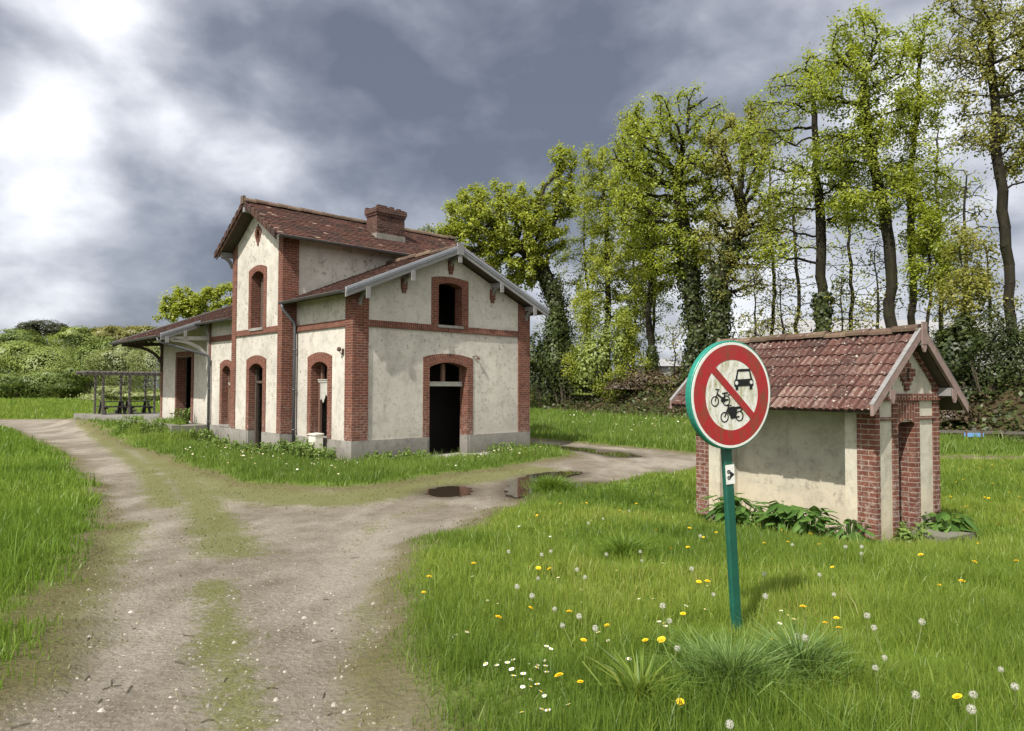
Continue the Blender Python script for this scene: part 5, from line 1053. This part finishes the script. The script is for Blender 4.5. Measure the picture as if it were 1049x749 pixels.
DAISY = [(-0.02,3.73),(0.02,3.70),(-0.07,3.73),(0.06,3.60),(0.08,3.58),(0.11,3.69),(0.17,3.73),(0.19,3.82),(0.19,3.63),(-0.00,3.58),(0.03,3.56),(0.06,3.47),(0.08,3.45),(0.11,3.40),(0.14,3.49),(0.17,3.38),(-0.06,3.83),(0.19,4.01),(0.22,3.99),(0.10,3.77),(0.13,3.76),(0.03,3.81),(-0.12,3.76),(0.06,3.19),(0.12,3.21),(0.18,3.20),(0.28,3.27),(-0.35,4.21),(-0.32,4.23),(-0.28,4.23),(-0.18,5.02),(-0.09,4.97),(0.01,5.14),(0.94,5.18),(1.04,5.18),(0.54,4.26),(0.58,4.20),(0.62,3.83),(1.82,4.73),(1.81,4.67),(1.80,4.58),(1.83,4.81),(1.68,4.50),(1.82,4.56),(0.96,4.49),(1.01,4.45),(0.94,4.51),(0.98,4.47) ]
def flower_mesh(kind):
    me = None; mb = MB(); r = np.random.default_rng(3)
    return mb
def make_flower(name, stem_h, head, mats, seed):
    r = np.random.default_rng(seed); mb = MB(); mb.tube([(0, 0, -.03), (.006, 0, stem_h*.5), (.0, .008, stem_h)], [.003, .0026, .0022], 5); hb = MB(); z = stem_h
    if head == 'dandelion':
        for ring, (R_, dz, n) in enumerate(((.024, .002, 16), (.017, .007, 13), (.009, .010, 9))):
            for i in range(n):
                t = 2*PI*(i+.5*ring)/n; c, s_ = math.cos(t), math.sin(t); w = .0042
                hb.poly([(-s_*w*.4, c*w*.4+.008, z), (R_*c-s_*w, R_*s_+c*w+.008, z+dz), (R_*1.08*c, R_*1.08*s_+.008, z+dz-.001), (R_*c+s_*w, R_*s_-c*w+.008, z+dz)])
    elif head == 'clock':
        for i in range(190):
            d = Vector(r.normal(0, 1, 3)).normalized(); p = d*(.020+r.uniform(-.002, .002)); a = d.orthogonal().normalized()*.0030; b_ = d.cross(a); q = Vector((0, .008, z+.006))
            hb.poly([q+p+a, q+p+b_, q+p-a, q+p-b_]); hb.poly([q+d*.004, q+p+a*.12, q+p-a*.12])
    else:
        for i in range(13):
            t = 2*PI*i/13; c, s_ = math.cos(t), math.sin(t); w = .0036
            hb.poly([(0, .008, z), (.013*c-s_*w, .013*s_+c*w+.008, z+.003), (.015*c, .015*s_+.008, z+.003), (.013*c+s_*w, .013*s_-c*w+.008, z+.003)])
    t = bpy.data.objects.new(name, None); C.objects.link(t)
    mb.build('stem', F_STEM, t); hd_ = hb.build('head', mats[0], t)
    if head == 'daisy':
        cb = MB(); cb.prism([(.0045*math.cos(2*PI*i/10), .008+.0045*math.sin(2*PI*i/10)) for i in range(10)], 'z', z+.001, z+.006); cb.build('flower_centre', F_YEL, hd_)
    return t
def copy_thing(src, loc, rz, sc, lab, cat, grp):
    t = src.copy(); C.objects.link(t); t.location = loc; t.rotation_euler = (rng.normal(0, .22), rng.normal(0, .22), rz); t.scale = (sc, sc, sc); tag(t, lab, cat, grp)
    for c in src.children:
        d = c.copy(); C.objects.link(d); d.parent = t
        for g in c.children: e_ = g.copy(); C.objects.link(e_); e_.parent = d
    return t
def plant(src, spots, lab, cat, grp, sc=(.85, 1.2), near=None):
    first = True
    for x, y in spots:
        z = hz1(x, y); s = rng.uniform(*sc)
        if first:
            src.location = (x, y, z); src.scale = (s,)*3; src.rotation_euler = (0, 0, rng.uniform(0, 6)); tag(src, lab, cat, grp); first = False
        else: copy_thing(src, (x, y, z), rng.uniform(0, 6.3), s, lab, cat, grp)
def more(n, x0, x1, y0, y1, P, seed, margin=.3):
    r = np.random.default_rng(seed); o = []
    while len(o) < n:
        x, y = r.uniform(x0, x1), r.uniform(y0, y1)
        if psd(np.array([x]), np.array([y]), P)[0] < -margin and view_ok(np.array([x]), np.array([y]), 20)[0] and not in_building(np.array([x]), np.array([y]), .1)[0] and (bank_t(x, y) < -.5): o.append((x, y))
    return o
plant(make_flower('dandelion', .13, 'dandelion', [F_YEL], 5), DAND+more(18, 0, 4, 7, 12, RIGHT_P, 91)+more(95, 5, 16, 9.5, 19, RIGHT_P, 92), 'yellow dandelion flower open in the right hand meadow grass', 'flower', 'yellow dandelions in the grass', (.6, .95))
plant(make_flower('dandelion_clock', .20, 'clock', [F_SEED], 6), CLOCK+more(8, 0, 6, 4.5, 10, RIGHT_P, 93), 'round grey white dandelion seed head above the meadow grass', 'flower', 'dandelion seed heads in the grass', (.65, .95))
plant(make_flower('daisy', .055, 'daisy', [F_WHITE], 7), DAISY+more(26, -.7, 1.6, 4.2, 9, RIGHT_P, 94, .2), 'small white daisy low in the grass beside the track', 'flower', 'white daisies near the track edge', (.7, 1.1))
vs = [p for p in more(120, -9, -3.2, 14, 21, VERGE_P, 95, .3)]+more(45, -1.6, 1.6, 16, 20, VERGE_P, 96, .3)
plant(make_flower('verge_daisy', .16, 'daisy', [F_WHITE], 8), vs, 'small white flower in the long verge grass in front of the station', 'flower', 'white flowers in the station verge', (1.0, 1.7))
fs = more(90, -1, 8, 22, 40, FAR_P, 97, .3)
plant(make_flower('cow_parsley', .3, 'daisy', [F_WHITE], 9), fs, 'white flower head in the far grass below the bank', 'flower', 'white flowers in the far grass', (1.5, 2.4))
# grass tussock round the sign post
def tussock(name, label, x, y, n, h, w, rad_, seed, mat=G_TUS):
    r = np.random.default_rng(seed); a = r.uniform(0, 2*PI, n); q = np.abs(r.normal(0, .5, n))*rad_*.55; X, Y = q*np.cos(a), q*np.sin(a)
    ln = np.clip(.25+q/rad_*1.5+np.abs(r.normal(0, .4, n)), 0, 1.9); aa = a+r.normal(0, .5, n)
    hh = h*r.uniform(.5, 1.1, n)
    me = blades(name, X, Y, hh, w*r.uniform(.6, 1.3, n), mat, np.clip(r.normal(.45, .25, n), 0, 1), seed=seed, Z=np.zeros(n)-.02, spread=(np.cos(aa), np.sin(aa), ln))
    o = link(name, me); o.location = (x, y, hz1(x, y)); return tag(o, label, 'grass tussock')
tussock('grass_tussock', 'large arching blue green grass tussock in front of the sign post', 1.12, 3.62, 1300, .27, .0065, .42, 21)
tussock('grass_tussock', 'smaller long grass tussock right of the large arching one', 1.52, 3.75, 600, .30, .008, .28, 22)
tussock('grass_tussock', 'broad bladed grass tuft at the bottom edge left of the big tussock', .62, 3.42, 160, .26, .016, .16, 23, G_R)
tussock('grass_tussock', 'tall bright grass tuft at the tip beside the puddles', .75, 13.2, 1500, .34, .014, .55, 24, G_L)
tussock('grass_tussock', 'dark green tuft in the middle of the right meadow', 1.15, 7.2, 700, .26, .009, .4, 25, G_L)
def broad_plant(name, label, x, y, n, size, h, seed, mat=L_DOCK, z=None, spread=.25):
    """rosette of big folded leaves on stalks"""
    r = np.random.default_rng(seed); mb = MB()
    for i in range(n):
        a = r.uniform(0, 2*PI); l = size*r.uniform(.6, 1.15); w = l*r.uniform(.42, .62); ht = h*r.uniform(.15, 1); out = spread*r.uniform(.3, 1)
        d = Vector((math.cos(a), math.sin(a), 0)); s_ = Vector((-d.y, d.x, 0)); b0 = d*out*.3; b1 = d*out+Vector((0, 0, ht)); tilt = r.uniform(-.55, .35); ax = (d*math.cos(tilt)+Vector((0, 0, 1))*math.sin(tilt)); up = ax.cross(s_)*-1
        mb.tube([b0, b0.lerp(b1, .6)+Vector((0, 0, ht*.12)), b1], [.006, .005, .003], 4, False, .3); t = float(np.clip(r.normal(.5, .22), 0, 1)); prev = None
        for k, (p, ww) in enumerate(((0, .25), (.15, .8), (.38, 1), (.65, .82), (.86, .45), (1, .04))):
            c = b1+ax*(l*p)-Vector((0, 0, 1))*(l*.32*p*p); wv = 1+.1*math.sin(k*2.1+i)
            q = (c-s_*w*ww*wv*.5+up*w*ww*.14, c, c+s_*w*ww*wv*.5+up*w*ww*.14)
            if prev: mb.poly([prev[0], prev[1], q[1], q[0]], None, t); mb.poly([prev[1], prev[2], q[2], q[1]], None, min(1, t+.08))
            prev = q
    o = mb.build(name, mat); o.location = (x, y, hz1(x, y) if z is None else z); return tag(o, label, 'plant')
def hutp(u, v): return to_hut(u, v)
for i, (u, v, n, s_, h, lab) in enumerate(((-.16, 2.22, 80, .22, .50, 'broad leaved weed with one tall upright leaf at the far end of the hut wall'), (-.22, 1.85, 84, .21, .44, 'low broad leaved weed second from the far end of the hut wall'), (-.26, 1.15, 110, .22, .48, 'bushy dark leaved weed at the middle of the hut wall'), (-.22, .75, 84, .20, .46, 'upright leafy weed right of the middle of the hut wall'), (-.16, .25, 64, .17, .32, 'reddish tinged weed at the foot of the hut corner pier'), (1.30, -.20, 84, .22, .40, 'broad glossy dock plant on the doorstep right of the hut door'))):
    broad_plant('dock_plant', lab, *hutp(u, v), n, s_, h, 400+i)
def upright_weed(name, label, x, y, ns, h, rad_, seed, mat=L_NETTLE, group=None, leaf=.055):
    r = np.random.default_rng(seed); mb = MB(); P = []; Nn = []
    for i in range(ns):
        a = r.uniform(0, 2*PI); q = rad_*math.sqrt(r.uniform(0, 1)); hh = h*r.uniform(.4, 1.0); b0 = Vector((q*math.cos(a), q*math.sin(a), -.03)); tp = b0+Vector((r.normal(0, .12)*hh, r.normal(0, .12)*hh, hh))
        mb.tube([b0, b0.lerp(tp, .5)+Vector((r.normal(0, .02), r.normal(0, .02), 0)), tp], [.005, .004, .002], 3, False)
        for k in range(int(hh/.045)):
            p = b0.lerp(tp, (k+1)/(hh/.045)); 
            for m_ in range(3): an = r.uniform(0, 2*PI); P.append((p.x+math.cos(an)*leaf*.5, p.y+math.sin(an)*leaf*.5, p.z)); Nn.append((math.cos(an)*.4, math.sin(an)*.4, 1))
    t = thing(name, label, 'weed', (x, y, hz1(x, y)), 0, group); mb.build('stems', F_STEM, t)
    link('leaves', leaf_mesh('leaves', np.array(P), np.array(Nn), leaf*1.6, mat, seed=seed, asp=.55), t); return t
NT = [(-.55, .5, 60, .5, .40, 'nettle clump at the near corner of the station'), (-.6, 1.25, 55, .62, .40, 'nettle clump right behind the pale cabinet'), (-.55, 2.1, 60, .65, .42, 'tall nettle clump left of the pale cabinet'), (-.6, 2.85, 50, .55, .4, 'nettle clump under the wing downpipe'), (-.95, 3.7, 40, .5, .4, 'low weed clump at the foot of the middle block corner'), (-.95, 5.0, 40, .42, .5, 'weed clump in front of the middle block door'), (-1.0, 6.1, 40, .45, .45, 'weed clump left of the middle block door'), (-.6, 7.4, 36, .5, .45, 'weed clump below the hall window'), (-.6, 8.8, 36, .5, .45, 'weed clump left of the hall window'), (-1.6, 10.6, 40, .5, .5, 'weed clump against the near end of the platform'), (-1.75, 12.8, 40, .5, .5, 'weed clump against the middle of the platform edge'), (-.55, 11.2, 30, .8, .3, 'tall green weed clump on the platform under the canopy'),
      (.6, -.45, 45, .40, .42, 'low weed clump along the gable right of its left corner'), (1.6, -.5, 45, .45, .45, 'weed clump beside the gable doorway on its left'), (4.7, -.55, 45, .40, .42, 'weed clump beside the gable doorway on its right'), (5.6, -.6, 40, .30, .4, 'low weed clump near the right corner of the gable')]
for i, (u, v, ns, h, rr_, lab) in enumerate(NT): upright_weed('nettle_clump', lab, *to_world(u, v), ns, h, rr_, 500+i, group='weed clumps round the station')
for i, (u, v, lab) in enumerate(((-.25, 1.5, 'leafy stalk weed against the hut wall'), (.25, -.28, 'flowering weed tuft at the foot of the hut corner'))): upright_weed('tall_weed', lab, *hutp(u, v), 26, .34, .16, 560+i, leaf=.05)
# pebbles and straw on the track
r = np.random.default_rng(66); mb = MB(); px2 = r.uniform(-4.5, 1, 9000); py2 = 2.9+r.exponential(2.6, 9000); ok = (py2 < 12) & (track_sd(px2, py2) > 0); px2, py2 = px2[ok][:3200], py2[ok][:3200]; pz2 = hz(px2, py2)+.006
for x, y, z in zip(px2.tolist(), py2.tolist(), pz2.tolist()):
    s_ = min(r.lognormal(-5.25, .5), .022); tn = float(np.clip(r.normal(.5, .25), 0, 1)); q = [Vector((x+s_*r.uniform(.7, 1.2)*math.cos(t_), y+s_*r.uniform(.7, 1.2)*math.sin(t_), z)) for t_ in np.linspace(0, 2*PI, 6)[:-1]]; tp = Vector((x, y, z+s_*.7))
    for a, b_ in zip(q, q[1:]+q[:1]): mb.poly([a, b_, tp+(b_-tp)*.35+Vector((0, 0, s_*.2)), tp+(a-tp)*.35+Vector((0, 0, s_*.2))], None, tn)
    mb.poly([tp+(a-tp)*.35+Vector((0, 0, s_*.2)) for a in q], None, tn)
o = mb.build('pebbles', ROCK); o['kind'] = 'stuff'
mb = MB()
for i in range(60):
    y = 3.0+r.exponential(2.2); x = r.uniform(-3, .2)
    if track_sd(np.array([x]), np.array([y]))[0] < .0 or y > 9: continue
    a = r.uniform(0, PI); l = r.uniform(.01, .045); z = hz1(x, y)+.012; mb.tube([(x-l*math.cos(a), y-l*math.sin(a), z), (x, y+r.normal(0, .004), z+.004), (x+l*math.cos(a), y+l*math.sin(a), z)], .0028, 4)
o = mb.build('twig_litter', TWIG); o['kind'] = 'stuff'

# ---------------------------------------------------------------- platform, pergola, benches, fence, fittings
def plat(name, pts, z0, z1, mat): mb = MB(); mb.prism([to_world(*p) for p in pts], 'z', z0, z1); return mb.build(name, mat)
structure(plat('platform', [(-1.0, 9.75), (-.052, 9.75), (-.052, 15.26), (6.5, 15.26), (6.5, 24.2), (-1.0, 24.2)], -.2, .575, P_STONE))
structure(plat('platform_kerb', [(-1.3, 9.75), (-1.003, 9.75), (-1.003, 24.2), (-1.3, 24.2)], -.2, .60, P_STONE))
r = np.random.default_rng(70); u, v = r.uniform(-1.0, .3, 2600), r.uniform(9.8, 17, 2600); ok = (lump(u*2, v*2, 1.2, 71) > .05) & ((u < -.1) | (v > 15.4)); u, v = u[ok], v[ok]; x, y = OX+u*ST_C[0]-v*ST_C[1], OY+u*ST_C[1]+v*ST_C[0]
o = link('platform_weeds', blades('platform_weeds', x, y, r.uniform(.08, .28, len(x)), np.full(len(x), .02), G_L, r.uniform(.2, .9, len(x)), .5, 72, Z=np.full(len(x), .57))); o['kind'] = 'stuff'
PX_, PY_ = to_world(.65, 22.2)
PG = thing('pergola', 'grey timber pergola on the far end of the platform', 'pergola', (PX_, PY_, .575), ANG)
for u in (-1.15, .0, 1.15):
    for v in (0, 1.5): mb = MB(); mb.box(u-.045, u+.045, v-.045, v+.045, 0, 1.92); mb.build('post', W_PERG, PG)
for v in (0, 1.5): mb = MB(); mb.box(-2.0, 2.6, v-.045, v+.045, 1.921, 2.04); mb.build('beam', W_PERG, PG)
for u in np.linspace(-1.9, 2.5, 19): mb = MB(); mb.box(u-.025, u+.025, -.45, 1.95, 2.041, 2.11); mb.build('slat', W_PERG, PG)
for u, v, lab in ((-.58, .75, 'dark picnic table under the left half of the pergola'), (.58, .75, 'dark picnic table under the right half of the pergola'), (1.2, 5.2, 'pale picnic table standing in the grass behind the pergola')):
    x, y = PX_+u*ST_C[0]-v*ST_C[1], PY_+u*ST_C[1]+v*ST_C[0]; far = v > 3; mt = W_PERG if far else W_BENCH
    t = thing('picnic_table', lab, 'picnic table', (x, y, 0.02 if far else .575), ANG, 'picnic tables')
    mb = MB()
    for i in range(4): mb.box(-.52, .52, -.33+i*.17, -.33+i*.17+.155, .60, .64)
    mb.build('table_top', mt, t)
    for s in (-.62, .62):
        mb = MB(); mb.box(-.52, .52, s-.13, s-.005, .34, .38); mb.box(-.52, .52, s+.005, s+.13, .34, .38); mb.build('seat', mt, t)
    for s in (-.42, .42):
        mb = MB(); mb.beam((s, -.62, 0), (s, -.22, .6), .09, .12); mb.beam((s, .62, 0), (s, .22, .6), .09, .12); mb.beam((s+.07, -.7, .31), (s+.07, .7, .31), .05, .09); mb.build('leg', mt, t)
x, y = to_world(-.30, 1.36); CB = thing('utility_cabinet', 'small cream meter cabinet standing in weeds under the wing window', 'cabinet', (x, y, 0), ANG)
mb = MB(); mb.box(-.11, .11, -.19, .19, -.05, .66); mb.build('body', CAB, CB); mb = MB(); mb.box(-.118, -.111, -.17, .17, .1, .6); mb.build('door', CAB, CB); mb = MB(); mb.prism([(-.14, .66), (.13, .68), (.13, .71), (-.14, .69)], 'v', -.21, .21); mb.build('lid', CAB, CB)
x, y = to_world(-.0, .48); LP = thing('wall_lamp', 'small rusty lamp fixed beside the front corner pilaster', 'lamp', (x, y, 2.9), ANG)
mb = MB(); mb.box(-.03, .0, -.04, .04, -.1, .06); mb.tube([(-.02, 0, -.1), (-.1, 0, -.05), (-.11, .02, .03)], .010, 6); mb.build('arm', RUST, LP)
mb = MB(); mb.tube([(-.12, .02, .10), (-.12, .02, .08), (-.12, .02, .01), (-.12, .02, -.02)], [.02, .05, .06, .015], 10); mb.build('lamp_head', RUST, LP)
x, y = to_world(4.12, -.0); LP2 = thing('wall_lamp', 'small black bracket lamp at the right shoulder of the gable doorway arch', 'lamp', (x, y, 2.86), ANG)
mb = MB(); mb.tube([(-.1, -.01, 0), (.0, -.05, .03), (.04, -.09, .0)], .013, 6); mb.build('arm', RUST, LP2); mb = MB(); mb.tube([(.04, -.09, .01), (.05, -.09, -.03), (.05, -.09, -.08)], [.02, .045, .05], 9); mb.build('lamp_head', RUST, LP2)
f0, f1 = np.array([8.6, 27.6]), np.array([24.0, 22.4]); FN = thing('rail_fence', 'low grey post and rail fence at the foot of the right bank', 'fence', (*f0, 0)); fd = f1-f0; Lf = np.linalg.norm(fd); fd /= Lf; FN.rotation_euler = (0, 0, math.atan2(fd[1], fd[0]))
for i in range(9): mb = MB(); a = i*Lf/8; mb.box(a-.06, a+.06, -.06, .06, -.2, .66 if i % 2 else .6); mb.build('post', W_PERG, FN)
for i in range(4): mb = MB(); mb.box(i*Lf/4, (i+1)*Lf/4-.01, -.075, -.061, .40, .50); mb.build('rail', W_PERG, FN)
p = f0+fd*8.1; BP = thing('blue_board', 'small blue board hanging on the fence rail beside the hut gable', 'board', (*p, .3), math.atan2(fd[1], fd[0])); mb = MB(); mb.box(-.3, .3, -.11, -.08, -.02, .12); mb.build('panel', BLUE, BP); mb = MB(); mb.box(-.26, -.2, -.115, -.076, -.02, .20); mb.box(.2, .26, -.115, -.076, -.02, .20); mb.build('strap', RUST, BP)
def shed(name, label, pts_px, Y, zr, ze, depth, mat):
    a, b_ = px3(pts_px[0], 380, Y), px3(pts_px[1], 380, Y); L_ = b_[0]-a[0]; t = thing(name, label, 'building', (a[0], Y, 1.6), 0)
    mb = MB(); mb.box(0, L_, 0, depth, 0, ze); mb.build('wall', mat, t)
    mb = MB(); mb.hexa([(-.5, -.5, ze+.01), (L_+.5, -.5, ze+.01), (L_+.5, depth+.5, ze+.01), (-.5, depth+.5, ze+.01), (3.5, depth*.45, zr), (L_-3.5, depth*.45, zr), (L_-3.5, depth*.55, zr), (3.5, depth*.55, zr)]); mb.build('roof', mat, t)
    mb = MB()
    for i in range(8): mb.box(L_*(i+.3)/8, L_*(i+.7)/8, -.03, -.001, .3, ze*.55)
    mb.build('window', BLACKM, t); return t
shed('warehouse', 'long pale roofed warehouse glimpsed through the trees behind the hut', (790, 1130), 78, 9.0, 5.2, 22, PALE)
shed('white_shed', 'low white building glimpsed between the ivy trunks left of the sign', (655, 712), 82, 4.0, 2.9, 8, PALE)
